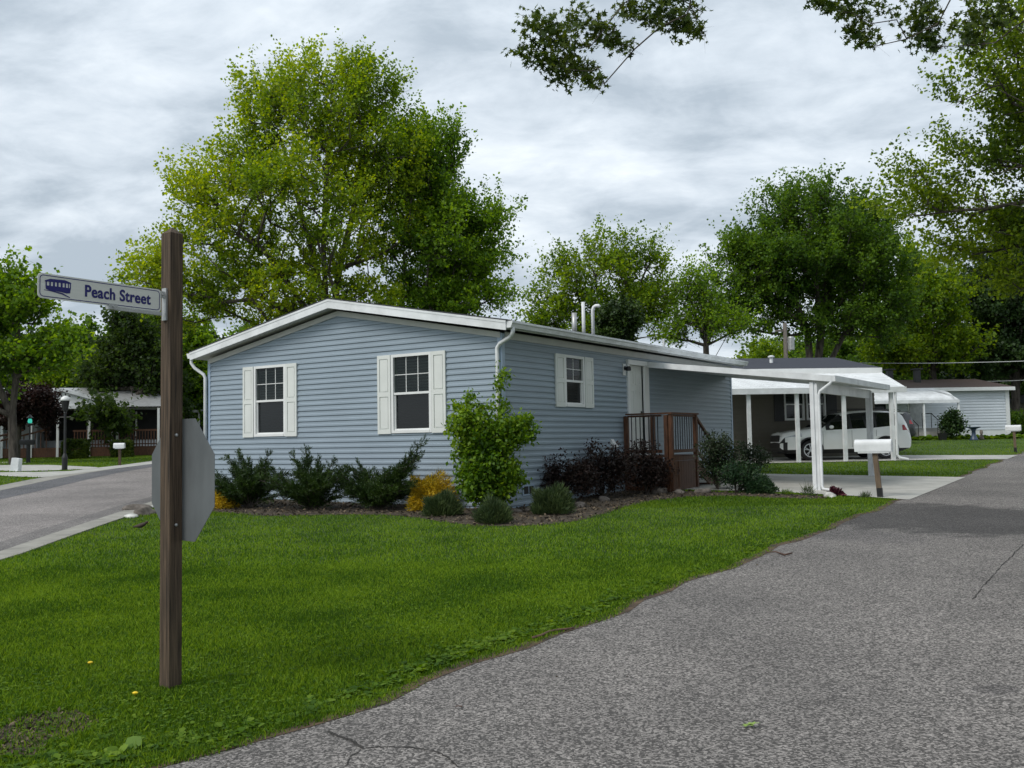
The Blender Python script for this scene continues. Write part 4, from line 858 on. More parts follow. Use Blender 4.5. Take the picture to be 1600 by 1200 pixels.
def gable_roof(par, Lx, Dy, ev, rg, m_roof, over=.3, m_wall=None):
    ym = Dy/2; sl_ = (rg-ev)/(ym+over)
    for sg in (1, -1):
        ye = ym-sg*(ym+over); b = MB(); b.prism([(ye, ev-.02), (ye, ev+.10), (ym, rg+.10), (ym, rg-.02)], 'x', -Lx-over*.6, over*.6); b.build('roof_slope', m_roof, par)
        b = MB(); b.box(-Lx-over*.6-.02, over*.6+.02, min(ye, ye-sg*.03)-.001, max(ye, ye-sg*.03)-.001, ev-.12, ev+.09); b.build('gutter', m_white, par)
    for xx in (over*.6+.002, -Lx-over*.6-.032):
        b = MB(); b.prism([(-over, ev-.10), (-over, ev+.07), (ym, rg+.07), (Dy+over, ev+.07), (Dy+over, ev-.10), (ym, rg-.10)], 'x', xx, xx+.03); b.build('rake_board', m_white, par)
    for xx in (-.02, -Lx): b = MB(); b.prism([(0, ev-.02), (Dy, ev-.02), (ym, rg-.06)], 'x', xx, xx+.02); b.build('gable_wall', m_wall, par)
rg2 = lz(o2, RZ2, 3.8, 1330, 562)
gable_roof(H2, 12, 7.6, ev2, rg2, m_shinglebl, .3, m_taupe)
for a, c in uw: window(H2, (a+c)/2, zs2, zs2+1.2, c-a, fm, shut=False, mun=None)
for a, c in ((X2(1211), X2(1226)), (X2(1293), X2(1309))): b = MB(); b.box(a, c, -.05, -.012, zs2-.03, zs2+1.22); b.build('shutter', m_black, H2)
xv = lx(o2, RZ2, 1.9, 1209.5); zr_ = ev2+(rg2-ev2)*(2.2/4.1)+.08
b = MB(); b.tube([(xv, 1.9, zr_-.1), (xv, 1.9, zr_+.22)], .07, 10); b.lathe([(.07, 0), (.13, .03), (.13, .08), (.05, .11)], (xv, 1.9, zr_+.2), 12); b.build('roof_vent', m_whitemetal, H2)
ob = -3.95; cpx0, cpx1 = -7.4, X2(1416.5, ob)
yw, zw, zo = -.02, ev2-.05, lz(o2, RZ2, ob, 1416, 605)
xin = X2(1377)
b = MB(); nr = 20
b.add([(cpx0, yw, zw), (xin, yw, zw), (cpx1, ob, zo), (cpx0, ob, zo)], [(0, 1, 2, 3)]); b.add([(cpx0, yw, zw-.06), (xin, yw, zw-.06), (cpx1, ob, zo-.06), (cpx0, ob, zo-.06)], [(3, 2, 1, 0)])
for i in range(nr): x = cpx0+.2+(min(xin, cpx1)-cpx0-.3)*i/nr; b.bar((x, yw, zw+.004), (x, ob, zo+.004), .03, .012)
b.build('carport_roof', m_whitemetal, H2, recalc=False)
b = MB(); b.box(cpx0, cpx1+.03, ob-.10, ob, zo-.17, zo+.02); b.build('carport_gutter', m_whitemetal, H2)
b = MB(); b.bar((cpx1, ob, zo-.04), (xin, yw, zw-.04), .05, .13); b.build('carport_fascia', m_whitemetal, H2)
for p_ in (1171.5, 1247, 1320.5, 1395):
    x = X2(p_, ob+.06); gzp = gl(o2, RZ2, x, ob)
    b = MB(); b.box(x-.06, x+.06, ob+.01, ob+.11, gzp-.05, zo-.15); b.build('carport_post', m_whitemetal, H2)
b = MB(); x = X2(1401, ob); gzp = gl(o2, RZ2, x, ob); b.tube([(x, ob-.04, zo-.12), (x, ob-.02, gzp+.2), (x+.06, ob-.06, gzp+.1), (x+.32, ob-.12, gzp+.04)], .045, 8); b.build('downspout', m_whitemetal, H2)
# white house with brown roof and awning
RZ3 = rad(3.0); o3 = np.array([0, 57., zt(57.)]); o3[0] = 57*(1573-800)/F*1.003
H3 = empty('white_house', tuple(o3), RZ3, label='white-sided house with brown roof and white awning beyond the taupe house', cat='house')
X3 = lambda p_, y=0.: lx(o3, RZ3, y, p_)
Z3 = lambda p_, q_, y=0.: lz(o3, RZ3, y, p_, q_)
ev3 = Z3(1570, 607); zsk = Z3(1560, 671); PR3 = ((0, .03), (.5, .02), (.6, .006), (1, .001))
b = MB(); siding(b, 0, 14, zsk, ev3, [(-X3(1388), -X3(1362), Z3(1370, 656), ev3-.4)], fm, h=.17, prof=PR3); b.build('front_wall', m_cream, H3, recalc=False)
b = MB(); siding(b, 0, 8, zsk, ev3, [], lambda u, n, z: (n, u, z), h=.17, prof=PR3); b.build('end_wall', m_cream, H3, recalc=False)
b = MB(); siding(b, 0, 8, zsk, ev3, [], lambda u, n, z: (-14-n, u, z), h=.17, prof=PR3); b.build('end_wall', m_cream, H3, recalc=False)
b = MB(); b.box(-14, 0, 0.0, 8, -.6, zsk); b.build('skirting', m_white, H3)
b = MB(); b.box(-.20, .03, -.045, .1, zsk-.3, ev3); b.build('corner_trim', m_white, H3)
gable_roof(H3, 14, 8, ev3, Z3(1551, 594, 4.), m_shinglebr, .35, m_cream)
window(H3, -X3(1375), Z3(1370, 656), ev3-.5, X3(1388)-X3(1362), fm, shut=False, mun=None)
for p_ in (1394, 1437): x = lx(o3, RZ3, 2.6, p_); b = MB(); b.box(x-.16, x+.16, 2.4, 2.75, ev3+.4, ev3+1.35); b.box(x-.28, x+.28, 2.3, 2.85, ev3+1.38, ev3+1.46); b.build('roof_vent', m_black, H3)
dxx = X3(1433.5); zd0, zd1 = Z3(1433, 669), Z3(1433, 634)
b = MB(); b.box(dxx-.52, dxx+.52, -.04, .02, zd0, ev3-.2); b.build('door_frame', m_white, H3)
b = MB(); b.box(dxx-.42, dxx+.42, -.06, -.041, zd0+.1, zd1+.45); b.build('storm_door', m_galv, H3)
b = MB(); b.box(dxx-.8, dxx+.8, -1.5, -.05, -.2, zd0-.02); b.build('porch_slab', m_concrete, H3)
for k_ in range(2): b = MB(); b.box(dxx-.8, dxx+.8, -1.5-.35*(k_+1), -1.5-.35*k_-.01, -.2, zd0-.02-.2*(k_+1)); b.build('step', m_concrete, H3)
for p_ in (1419, 1458):
    sx = X3(p_, -1.5); b = MB(); t_ = zd0+.85
    b.tube([(sx, -.3, t_), (sx, -1.4, t_), (sx+.25, -2.3, t_-.7), (sx+.25, -2.3, 0)], .024, 6); b.tube([(sx, -.3, t_), (sx, -.3, zd0)], .02, 5); b.tube([(sx, -1.4, t_), (sx, -1.4, zd0)], .02, 5); b.tube([(sx+.12, -1.85, t_-.35), (sx+.12, -1.85, zd0-.5)], .014, 5)
    b.build('hand_railing', m_black, H3)
ax0, ax1, ay = -10.5, X3(1502, -2.6), -2.6
za1, za0 = Z3(1480, 609), Z3(1480, 625, ay)
b = MB(); NA = 8; prof_ = [(ay*math.sin(i/NA*math.pi/2), za1-(za1-za0)*(1-math.cos(i/NA*math.pi/2))) for i in range(NA+1)]
nn = 22
for j in range(nn):
    xa = ax0+(ax1-ax0)*j/nn; xb = ax0+(ax1-ax0)*(j+1)/nn
    for i in range(NA):
        k0 = 1.3*(1-i/NA)*(j == nn-1); k1 = 1.3*(1-(i+1)/NA)*(j == nn-1)
        if j == nn-1: xb_ = xb
        b.add([(xa if j < nn-1 else xa-k0, prof_[i][0], prof_[i][1]), (xb-k0, prof_[i][0], prof_[i][1]), (xb-k1, prof_[i+1][0], prof_[i+1][1]), (xa if j < nn-1 else xa-k1, prof_[i+1][0], prof_[i+1][1])], [(0, 1, 2, 3)])
b.build('awning', m_whitemetal, H3, recalc=False)
b = MB(); b.box(ax0, ax1, ay-.03, ay, za0-.16, za0+.03); b.build('awning_valance', m_whitemetal, H3)
for p_ in (1365, 1446, 1500.5): x = X3(p_, ay+.06); b = MB(); b.box(x-.045, x+.045, ay+.03, ay+.12, -.2, za0-.1); b.build('awning_post', m_whitemetal, H3)
# porch house far left
o4 = at(58, 700, 52); o4 = np.array([o4[0], 52, zt(52)])
H4 = empty('porch_house', tuple(o4), rad(14), label='white porch house with grey roof and dark brown deck rails across the street', cat='house')
b = MB(); siding(b, 0.2, 6.0, 0, 2.75, [], fm, h=.2); b.build('front_wall', m_cream, H4, recalc=False)
b = MB(); b.box(.02, 6.4, 1.5, 1.6, .1, 2.75); b.box(-.18, 0, .02, 1.6, .1, 2.75); b.box(-6, 0, .03, 7, 0, 2.7); b.build('side_walls', m_cream, H4)
# gable porch roof
b = MB(); 
b.add([(-1.4, -2.2, 2.72), (4.6, -2.2, 2.72), (1.6, -2.2, 3.55), (-1.4, 7, 2.72), (4.6, 7, 2.72), (1.6, 7, 3.55)], [(0, 2, 5, 3), (1, 4, 5, 2), (0, 3, 4, 1)]); b.build('roof', m_galv, H4)
b = MB(); b.prism([(-1.2, 2.72), (4.4, 2.72), (1.6, 3.46)], 'y', -2.18, -2.1); b.box(-1.5, 4.7, -2.3, -2.19, 2.55, 2.72); b.bar((-1.5, -2.24, 2.66), (1.6, -2.24, 3.58), .09, .16); b.bar((4.7, -2.24, 2.66), (1.6, -2.24, 3.58), .09, .16); b.build('gable_front', m_whitemetal, H4)
b = MB(); b.add([(-7, -.4, 2.72), (7, -.4, 2.72), (7, 7, 2.72), (-7, 7, 2.72), (-5.5, 3.4, 4.0), (5.5, 3.4, 4.0)], [(0, 1, 5, 4), (1, 2, 5), (2, 3, 4, 5), (3, 0, 4)]); b.build('main_roof', m_galv, H4)
for x in (-1.25, .15, 1.45, 3.0, 4.4, 6.5): b = MB(); b.box(x-.06, x+.06, -2.1, -1.98, .0, 2.56); b.build('porch_post', m_white, H4)
b = MB(); b.box(-1.3, 6.6, -2.0, 1.5, .35, .5); b.box(-1.3, 6.6, -2.05, -2.0, 0, .48); b.build('porch_floor', m_deck, H4)
b = MB(); b.box(2.2, 6.6, -2.06, -2.0, 1.32, 1.42); b.box(2.2, 6.6, -2.05, -2.01, .6, .66)
for i in range(30): x = 2.25+i*.148; b.box(x, x+.05, -2.05, -2.01, .5, 1.33)
b.bar((.9, -2.05, 1.45), (-.9, -3.6, .9), .06, .09); b.bar((-.2, -2.05, 1.45), (-1.9, -3.6, .9), .06, .09)
for i in range(8): f_ = i/8; b.box(.9-1.8*f_-.02, .9-1.8*f_+.02, -2.05-1.55*f_-.02, -2.05-1.55*f_+.02, .4-.3*f_, 1.45-.55*f_)
b.build('deck_railing', m_deck, H4)
b = MB(); b.box(.05, 6.35, 1.44, 1.49, .9, 2.6); b.build('porch_windows_shade', m_dark, H4)  # dark windows widened over the back wall to paint the porch shade
for x in (1.1, 2.3, 3.6, 4.9): b = MB(); b.box(x-.04, x+.04, 1.40, 1.439, .6, 2.5); b.build('window_post', m_white, H4)
b = MB(fm); b.box(.6, 1.9, .02, .05, 1.5, 2.4); b.build('window', m_dark, H4)
# carport house behind the signpost
o5 = at(280, 700, 62); o5 = np.array([o5[0], 62, zt(62)])
H5 = empty('beige_house', tuple(o5), rad(8), label='low beige house with a flat carport half hidden behind the octagonal sign', cat='house')
b = MB(); siding(b, 1.0, 7, 0, 2.6, [], fm, h=.2); b.box(-7, -1, .03, 6, 0, 2.6); b.build('front_wall', m_cream, H5, recalc=False)
b = MB(); b.prism([(-7.3, 2.6), (-.7, 2.6), (-4, 3.5)], 'y', -.5, 6.4); b.build('roof', m_shingle, H5)
b = MB(); b.box(-.9, 4.5, -3.2, 4, 2.42, 2.58); b.build('carport_roof', m_whitemetal, H5)
for x in (-.7, 1.8, 4.3): b = MB(); b.box(x-.05, x+.05, -3.1, -3.0, 0, 2.42); b.build('carport_post', m_whitemetal, H5)
b = MB(); b.box(-.9, 4.5, 4.0, 4.1, 0, 2.42); b.build('carport_back_wall', m_taupe, H5)
# far left white house sliver
o6 = at(-20, 700, 49); o6 = np.array([o6[0], 49, zt(49)])
H6 = empty('white_house', tuple(o6), rad(10), label='white house corner at the far left edge behind the maple', cat='house')
b = MB(); siding(b, 0, 7, 0, 2.8, [], fm, h=.2); b.box(-7, 0, .03, 5, 0, 2.8); b.build('front_wall', m_cream, H6, recalc=False)
b = MB(); b.prism([(-7.4, 2.8), (.4, 2.8), (-3.5, 3.8)], 'y', -.4, 5.4); b.build('roof', m_shinglebr, H6)
b = MB(); b.box(-.5, -.1, -.05, -.02, .8, 2.3); b.build('window', m_dark, H6)
# far right roof
o7 = at(1640, 690, 66); o7 = np.array([o7[0], 66, zt(66)])
H7 = empty('garden_shed', tuple(o7), -AZ, label='dark-roofed shed at the right edge beyond the white house', cat='shed')
b = MB(); b.box(-3, 3, 0, 4, 0, 2.3); b.build('walls', m_taupe, H7)
b = MB(); b.prism([(-3.4, 2.3), (3.4, 2.3), (0, 3.3)], 'y', -.3, 4.3); b.build('roof', m_shingle, H7)
# ---------------------------------------------------------------- car
def arch(x):
    r = 0.
    for xc in (.93, 3.60):
        d = abs(x-xc)
        if d < .43: r = max(r, .33+math.sqrt(.43**2-d*d))
    return r
def suv(name, label, org, rz, paint):
    """x = distance from the nose (0..4.62), y to the near side (-) , z up"""
    c = empty(name, org, rz, label=label, cat='car')
    I = np.interp
    top = lambda x: I(x, [0, .04, .12, .35, .8, 1.25, 1.36, 1.7, 2.1, 2.5, 3.1, 3.8, 4.22, 4.3, 4.5, 4.58, 4.62], [.62, .84, .95, 1.0, 1.06, 1.12, 1.15, 1.36, 1.57, 1.665, 1.695, 1.66, 1.60, 1.53, 1.18, 1.05, .70])
    belt = lambda x: I(x, [0, .1, .4, 1.3, 2, 3.2, 3.9, 4.3, 4.62], [.60, .78, .88, 1.01, 1.03, 1.07, 1.13, 1.16, .70])
    wid = lambda x: I(x, [0, .05, .18, .45, .9, 1.5, 3.2, 3.9, 4.35, 4.55, 4.62], [.50, .62, .76, .86, .905, .905, .905, .90, .86, .78, .66])
    bot = lambda x: I(x, [0, .08, .3, .6, 4.1, 4.5, 4.62], [.42, .30, .22, .22, .22, .34, .44])
    X = sorted(set([0, .03, .07, .12, .18, .26, .35, .45, .55, .65, .8, .93, 1.05, 1.2, 1.3, 1.36, 1.5, 1.7, 1.9, 2.1, 2.3, 2.36, 2.44, 2.6, 2.9, 3.1, 3.24, 3.32, 3.6, 3.8, 3.98, 4.1, 4.22, 4.3, 4.4, 4.5, 4.58, 4.62]+[xc+.43*math.sin(a*math.pi/10) for xc in (.93, 3.6) for a in range(-5, 6)]))
    rows = []
    for x in X:
        w_ = wid(x); zb = bot(x); tp = top(x); be = min(belt(x), tp-.02); a = arch(x); cab = I(x, [1.30, 2.1, 4.2, 4.4], [0, 1, 1, .3])
        zr = tp; yr = w_*(1-.02)-cab*(.02)-.30*max(0, (tp-be))**1.0
        zl = max(.36, a, zb+.02); zm = max(.62*(1 if x > .1 else .95), a+.015); zm = min(zm, be-.03); zl = min(zl, zm-.005); z78 = min(max(float(I(x, [4.1, 4.2], [.80, .97])), zm+.01), be-.015)
        rows.append([(0, zb), (w_*.80, max(zb, a-.02 if a else zb)), (w_*.97, zl), (w_, zm), (w_*.99, z78), (w_*.965, be), (yr if cab > .02 else w_*.90, zr-.075 if cab > .02 else max(be+.005, zr-.03)), (yr-.10 if cab > .02 else w_*.7, zr-.018), (0, zr)])
    nx, nr = len(X), 9
    def face_cat(i, j):
        xm = (X[i]+X[i+1])/2
        if j <= 1: return 'trim'
        if j == 2 and False: return 'trim'
        if xm < .10 and j in (3, 4): return 'trim'
        if .12 < xm < .62 and j == 4: return 'lamp'
        if .07 < xm < .22 and j == 2: return 'trim'
        if 4.22 < xm < 4.56 and j == 4: return 'red'
        if j == 5:
            if 1.62 < xm < 2.33 or 2.46 < xm < 3.22 or 3.33 < xm < 4.02: return 'glass'
            if 1.5 < xm <= 1.62 : return 'trim'
            if 2.33 <= xm <= 2.46 or 3.22 <= xm <= 3.33: return 'trim'
        if j in (6, 7) and 1.36 < xm < 2.1: return 'glass'
        if j in (6, 7) and 4.3 < xm < 4.52: return 'glass'
        return 'body'
    parts = {k: MB() for k in ('body', 'trim', 'glass', 'lamp', 'red')}
    for sg in (-1, 1):
        for i in range(nx-1):
            for j in range(nr-1):
                q = [(X[i], sg*rows[i][j][0], rows[i][j][1]), (X[i+1], sg*rows[i+1][j][0], rows[i+1][j][1]), (X[i+1], sg*rows[i+1][j+1][0], rows[i+1][j+1][1]), (X[i], sg*rows[i][j+1][0], rows[i][j+1][1])]
                parts[face_cat(i, j)].add(q if sg < 0 else q[::-1], [(0, 1, 2, 3)])
        for i in (0, nx-1): parts['trim'].add([(X[i], sg*y, z) for y, z in rows[i]]+[(X[i], 0, rows[i][4][1])], [tuple(range(nr))])
    def merge(mb, nm, m, sm, par):
        me = bpy.data.meshes.new(nm); me.from_pydata(mb.v, [], mb.f); b = bmesh.new(); b.from_mesh(me); bmesh.ops.remove_doubles(b, verts=b.verts, dist=.0005); b.to_mesh(me); b.free(); return link(nm, me, m, par, sm)
    body = merge(parts['body'], 'body', paint, True, c); merge(parts['trim'], 'cladding', m_carblack, False, c); merge(parts['glass'], 'windows', m_carglass, False, c); 
    # lamps split per side
    for k, nm, m in (('lamp', 'headlight', m_lamp), ('red', 'taillight', m_red)):
        for sg in (-1, 1):
            mb = MB(); fs = [f for f in parts[k].f if parts[k].v[f[0]][1]*sg > 0]
            for f in fs: mb.add([parts[k].v[i] for i in f], [(0, 1, 2, 3)])
            merge(mb, nm, m, True, c)
    b = MB()     # dark inside and underbody
    b.box(.3, 4.3, -.66, .66, .26, .60); b.build('underbody', m_carblack, c)
    for xc in (.93, 3.60):
        for sg in (-1, 1):
            wmb = MB(); R_ = .335; wmb.lathe([(.22, -.10), (R_-.03, -.10), (R_, -.07), (R_, .07), (R_-.03, .10), (.22, .10), (.20, sg*.02)] if sg > 0 else [(.20, sg*.02), (.22, -.10), (R_-.03, -.10), (R_, -.07), (R_, .07), (R_-.03, .10), (.22, .10)], (xc, sg*.78, R_), 32, 'y'); wh = wmb.build('wheel', m_tyre, c, smooth=False)
            rm = MB(); yo = sg*.78+sg*.085
            rm.lathe([(.205, 0), (.235, 0), (.235, sg*.02), (.205, sg*.02), (.205, 0)], (xc, yo, R_), 32, 'y', False); rm.lathe([(.001, 0), (.05, 0), (.045, sg*.02), (.001, sg*.02)], (xc, yo, R_), 14, 'y')
            for k in range(5):
                for dl in (-.16, .16):
                    th = 2*math.pi*k/5+.3; th2 = th+dl; rm.bar((xc+.035*math.cos(th), yo+sg*.012, R_+.035*math.sin(th)), (xc+.215*math.cos(th2), yo+sg*.010, R_+.215*math.sin(th2)), .022, .018, up=(0, 1, 0))
            rm.build('rim', m_rim, wh)
            fl = MB()
            for k in range(14):
                a0 = math.pi*(k/14)*1.08-.12; a1 = math.pi*((k+1)/14)*1.08-.12; yy = sg*(wid(xc)+.012)
                fl.add([(xc+.40*math.cos(a0), yy, R_+.40*math.sin(a0)), (xc+.455*math.cos(a0), yy, R_+.455*math.sin(a0)), (xc+.455*math.cos(a1), yy, R_+.455*math.sin(a1)), (xc+.40*math.cos(a1), yy, R_+.40*math.sin(a1))], [(0, 1, 2, 3)])
                fl.add([(xc+.40*math.cos(a0), yy, R_+.40*math.sin(a0)), (xc+.40*math.cos(a1), yy, R_+.40*math.sin(a1)), (xc+.42*math.cos(a1), yy-sg*.12, R_+.42*math.sin(a1)), (xc+.42*math.cos(a0), yy-sg*.12, R_+.42*math.sin(a0))], [(0, 1, 2, 3)])
            fl.build('wheel_arch', m_carblack, c, recalc=False)
    for sg in (-1, 1):
        b = MB(); b.bar((1.62, sg*.90, 1.06), (1.66, sg*.99, 1.07), .05, .03); b.build('mirror_arm', m_carblack, c)
        bm_ = bmesh.new(); bmesh.ops.create_icosphere(bm_, subdivisions=3, radius=1)
        for v in bm_.verts: v.co = Vector((1.64+v.co.x*.075, sg*1.02+v.co.y*.10, 1.12+v.co.z*.065))
        me = bpy.data.meshes.new('mirror'); bm_.to_mesh(me); bm_.free(); link('mirror', me, paint, c, True)
        b = MB(); b.tube([(2.2, sg*.60, 1.67), (2.3, sg*.60, 1.735), (3.75, sg*.60, 1.72), (3.9, sg*.60, 1.66)], .018, 6); b.build('roof_rail', m_carblack, c)
        for xh in (2.26, 3.18): b = MB(); b.bar((xh-.10, sg*.905, .965), (xh+.08, sg*.905, .975), .025, .025); b.build('door_handle', paint, c)
    b = MB()
    for sg in (-1, 1):
        yy = sg*.907
        for x in (2.40, 3.27, 1.38): b.box(x-.0035, x+.0035, min(yy, yy-sg*.004), max(yy, yy-sg*.004)+.0005, .42 if x < 3 else .78, 1.00)
    b.build('door_gap', m_carblack, c)
    b = MB(); b.box(-.012, .02, -.42, .42, .64, .86); b.build('grille', m_carblack, c)
    b = MB(); b.box(4.60, 4.63, -.26, .26, .82, .95); b.build('number_plate', m_white, c)
    b = MB(); b.prism([(4.16, 1.60), (4.42, 1.58), (4.40, 1.545), (4.18, 1.56)], 'y', -.60, .60); b.build('spoiler', paint, c)
    return c
pc = at(1211, 700, 33.35); car_z = zt(33.3)+.02
# local x (nose to tail) runs along -df ; local y to +s
suv('white_suv', 'white SUV parked nose-in under the long white carport', (pc[0], pc[1], car_z), rad(4.0), m_carpaint)
pc = at(1285, 700, 49.)
m_carpaint2 = mat('dark_car_paint', (.02, .022, .025), .25, .05, coat=.5)
suv('dark_suv', 'dark parked car mostly hidden behind the tail of the white SUV', (pc[0], pc[1], zt(pc[1])+.02), rad(2), m_carpaint2)
# ---------------------------------------------------------------- mailboxes
def mailbox(label, p, rz, m_box, m_p, lean=(0, 0), hgt=.98, sleeve=True, L=.48, w=.17, h=.21):
    r_ = empty('mailbox', tuple(p), rz, label=label, cat='mailbox', group='kerbside mailboxes')
    b = MB(); z0 = hgt
    b.bar((0, 0, -.1), (lean[0], lean[1], z0), .09, .09, up=(0, 1, 0)); b.build('post', m_p, r_)
    if sleeve: k = .2/z0; b = MB(); b.bar((0, 0, -.05), (lean[0]*.19, lean[1]*.19, .19), .098, .098, up=(0, 1, 0)); b.build('post_sleeve', m_black, r_)
    cx, cy = lean[0]-.03, lean[1]; b = MB(); n = 8
    prof = [(-w/2, 0), (w/2, 0)]+[(w/2*math.cos(math.pi*i/n), h*.60+h*.40*math.sin(math.pi*i/n)) for i in range(n+1)]
    b.prism([(cy+a, z0+.02+c) for a, c in prof], 'x', cx-L/2, cx+L/2); bx_ = b.build('box', m_box, r_, bevel=.006)
    b = MB(); b.prism([(cy+a*1.06, z0+.017+c*1.03) for a, c in prof], 'x', cx+L/2+.001, cx+L/2+.014); b.box(cx-L/2+.06, cx+L/2-.03, cy-w/2+.01, cy+w/2-.01, z0-.005, z0+.02); b.build('door', m_box, r_)
    b = MB(); b.box(cx+L/2-.14, cx+L/2-.12, cy-w/2-.012, cy-w/2-.004, z0+.10, z0+.25) if False else b.tube([(cx+L/2+.012, cy, z0+.17), (cx+L/2+.03, cy, z0+.185)], .010, 6); b.build('pull_tab', m_box, r_)
    return r_
pm = G(1376, 778); mailbox('white mailbox on a leaning tan wooden post at the concrete driveway of the blue house', pm, -AZ+rad(3), m_whitemetal, m_postlt, lean=(-.07, 0), hgt=.86, L=.66, w=.2, h=.24)
pm = G(1587, 707); mailbox('white mailbox at the right edge of the frame beyond the far driveway', pm, -AZ, m_whitemetal, m_postlt, lean=(-.02, 0), hgt=.82, L=.52)
pm = G(187, 727.5); mailbox('white mailbox across the street on a dark thin post near the hedges', pm, rad(5), m_whitemetal, m_post, hgt=.70, L=.42, sleeve=False)
pm = at(43, 724, 43.4); pm[2] = zt(43.4); r_ = mailbox('black mailbox with a newspaper tube under a small green porch light at far left', pm, rad(8), m_black, m_black, hgt=.85, L=.65, sleeve=False)
# small lantern post above that mailbox with green light
lp = at(46, 724, 44.2); b_ = empty('lantern', (lp[0], 44.2, zt(44.2)), label='small black post lantern glowing green at far left', cat='lamp')
m_green = bpy.data.materials.new('green_glow'); m_green.use_nodes = True; q = m_green.node_tree.nodes['Principled BSDF']; q.inputs['Emission Color'].default_value = (.05, .6, .45, 1); q.inputs['Emission Strength'].default_value = .8; q.inputs['Base Color'].default_value = (.02, .2, .15, 1)
b = MB(); b.tube([(0, 0, 0), (0, 0, 1.75)], .04, 8); b.lathe([(.10, 0), (.16, .05), (.16, .09), (.08, .11)], (0, 0, 1.72), 8); b.lathe([(.17, 0), (.05, .12), (.01, .16)], (0, 0, 2.08), 8); b.build('post', m_black, b_)
b = MB(); b.lathe([(.07, 0), (.10, .06), (.07, .2)], (0, 0, 1.84), 10); b.build('lamp', m_green, b_)
# street lamp
lp = G(101, 735); b_ = empty('street_lamp', tuple(lp), label='tall black street lamp with a white-capped lantern across the street', cat='street lamp')
b = MB(); b.lathe([(.10, 0), (.10, .5), (.075, .58), (.045, .66), (.042, 2.15), (.06, 2.18), (.045, 2.22)], (0, 0, -.02), 14); b.build('pole', m_black, b_, smooth=False)
b = MB(); b.tube([(-.22, 0, 2.0), (.22, 0, 2.0)], .015, 6); b.lathe([(.05, 0), (.10, .05), (.155, .40), (.16, .42)], (0, 0, 2.2), 8); b.build('lantern_frame', m_black, b_)
b = MB(); b.lathe([(.165, 0), (.17, .06), (.13, .13), (.05, .18), (.02, .19)], (0, 0, 2.62), 16); b.build('lantern_cap', m_white, b_, smooth=True)
b = MB(); b.lathe([(.03, 0), (.02, .08), (.005, .12)], (0, 0, 2.80), 8); b.build('finial', m_black, b_)
# utility box
p = G(24, 737); b = MB(); b.prism([(-.16, 0), (.16, 0), (.20, .48), (-.08, .52)], 'y', -.13, .13); o = b.build('utility_box', m_whitemetal, None, bevel=.01); o.location = tuple(p); tag(o, 'leaning white utility box on the grass beside the far driveway', 'utility box')
# ---------------------------------------------------------------- street sign post
pb = G(266.5, 1077); pb = np.array([pb[0], pb[1], 0]); SP = empty('street_sign', tuple(pb), -AZ, label='weathered wooden signpost with a street name blade and the back of an octagonal sign', cat='street sign')
hw = .0465; ztop = at(266, 366, pb[1])[2]
b = MB(); b.box(-hw, hw, -hw, hw, -.3, ztop)
b.add([(-hw, -hw, ztop), (hw, -hw, ztop), (hw, hw, ztop), (-hw, hw, ztop), (0, 0, ztop+.045)], [(0, 1, 4), (1, 2, 4), (2, 3, 4), (3, 0, 4)]); b.build('post', m_post, SP)
# blade : along -y (local) = -ds , faces +x / -x ; text on the face seen from camera
# camera sees the side whose normal is local +x ; reading left->right = from far (-y) end to the post
yb0, yb1 = -hw-.035, -hw-.035-.80
zT, zB = at(250, 455, pb[1]-.05)[2], at(250, 488.5, pb[1]-.05)[2]
zT = zB+.142
bl = MB(); 
def rrect(y0, y1, z0, z1, r, n=5):
    pts = []
    for (cy, cz, a0) in ((y1-r, z1-r, 0), (y0+r, z1-r, 90), (y0+r, z0+r, 180), (y1-r, z0+r, 270)):
        for i in range(n+1): a = rad(a0+90*i/n); pts.append((cy+r*math.cos(a), cz+r*math.sin(a)))
    return pts
bl.prism(rrect(yb1, yb0, zB, zT, .022), 'x', -.0015, .0015); blade = bl.build('name_blade', m_signface, SP)
bd = MB(); o_ = rrect(yb1+.010, yb0-.010, zB+.009, zT-.009, .022); i_ = rrect(yb1+.0145, yb0-.0145, zB+.0135, zT-.0135, .018); n = len(o_)
bd.add([(.0025, *p) for p in o_]+[(.0025, *p) for p in i_], [(i, (i+1) % n, (i+1) % n+n, i+n) for i in range(n)]); bd.build('border_line', m_navy, blade, recalc=False)
fc = bpy.data.curves.new('lettering', 'FONT'); fc.body = 'Peach Street'; fc.size = .094; fc.offset = .0016; fc.extrude = .0; fc.space_character = 1.06
fo = bpy.data.objects.new('lettering_tmp', fc); COL.objects.link(fo); bpy.context.view_layer.update()
me = bpy.data.meshes.new_from_object(fo.evaluated_get(bpy.context.evaluated_depsgraph_get())); bpy.data.objects.remove(fo); me.name = 'lettering'
xs_ = [v.co.x for v in me.vertices]; wx = max(xs_)-min(xs_); ys0 = 0
TW = .438; y_start = yb1+.285
for v in me.vertices: v.co = Vector((.003, y_start+(v.co.x-min(xs_))*TW/wx, zB+.040+v.co.y*1.02))
me.update(); bb_ = bmesh.new(); bb_.from_mesh(me)
for k_, (dy_, dz_) in enumerate(((.0016, 0), (-.0016, 0), (0, .0012))):
    g_ = bmesh.ops.duplicate(bb_, geom=bb_.verts[:len(me.vertices)]+bb_.edges[:len(me.edges)]+bb_.faces[:len(me.polygons)]) if not bb_.verts.ensure_lookup_table() and not bb_.edges.ensure_lookup_table() and not bb_.faces.ensure_lookup_table() else None
    for v in g_['geom']:
        if isinstance(v, bmesh.types.BMVert): v.co += Vector((.0003*(k_+1), dy_, dz_))
bb_.to_mesh(me); bb_.free(); link('lettering', me, m_navy, blade)
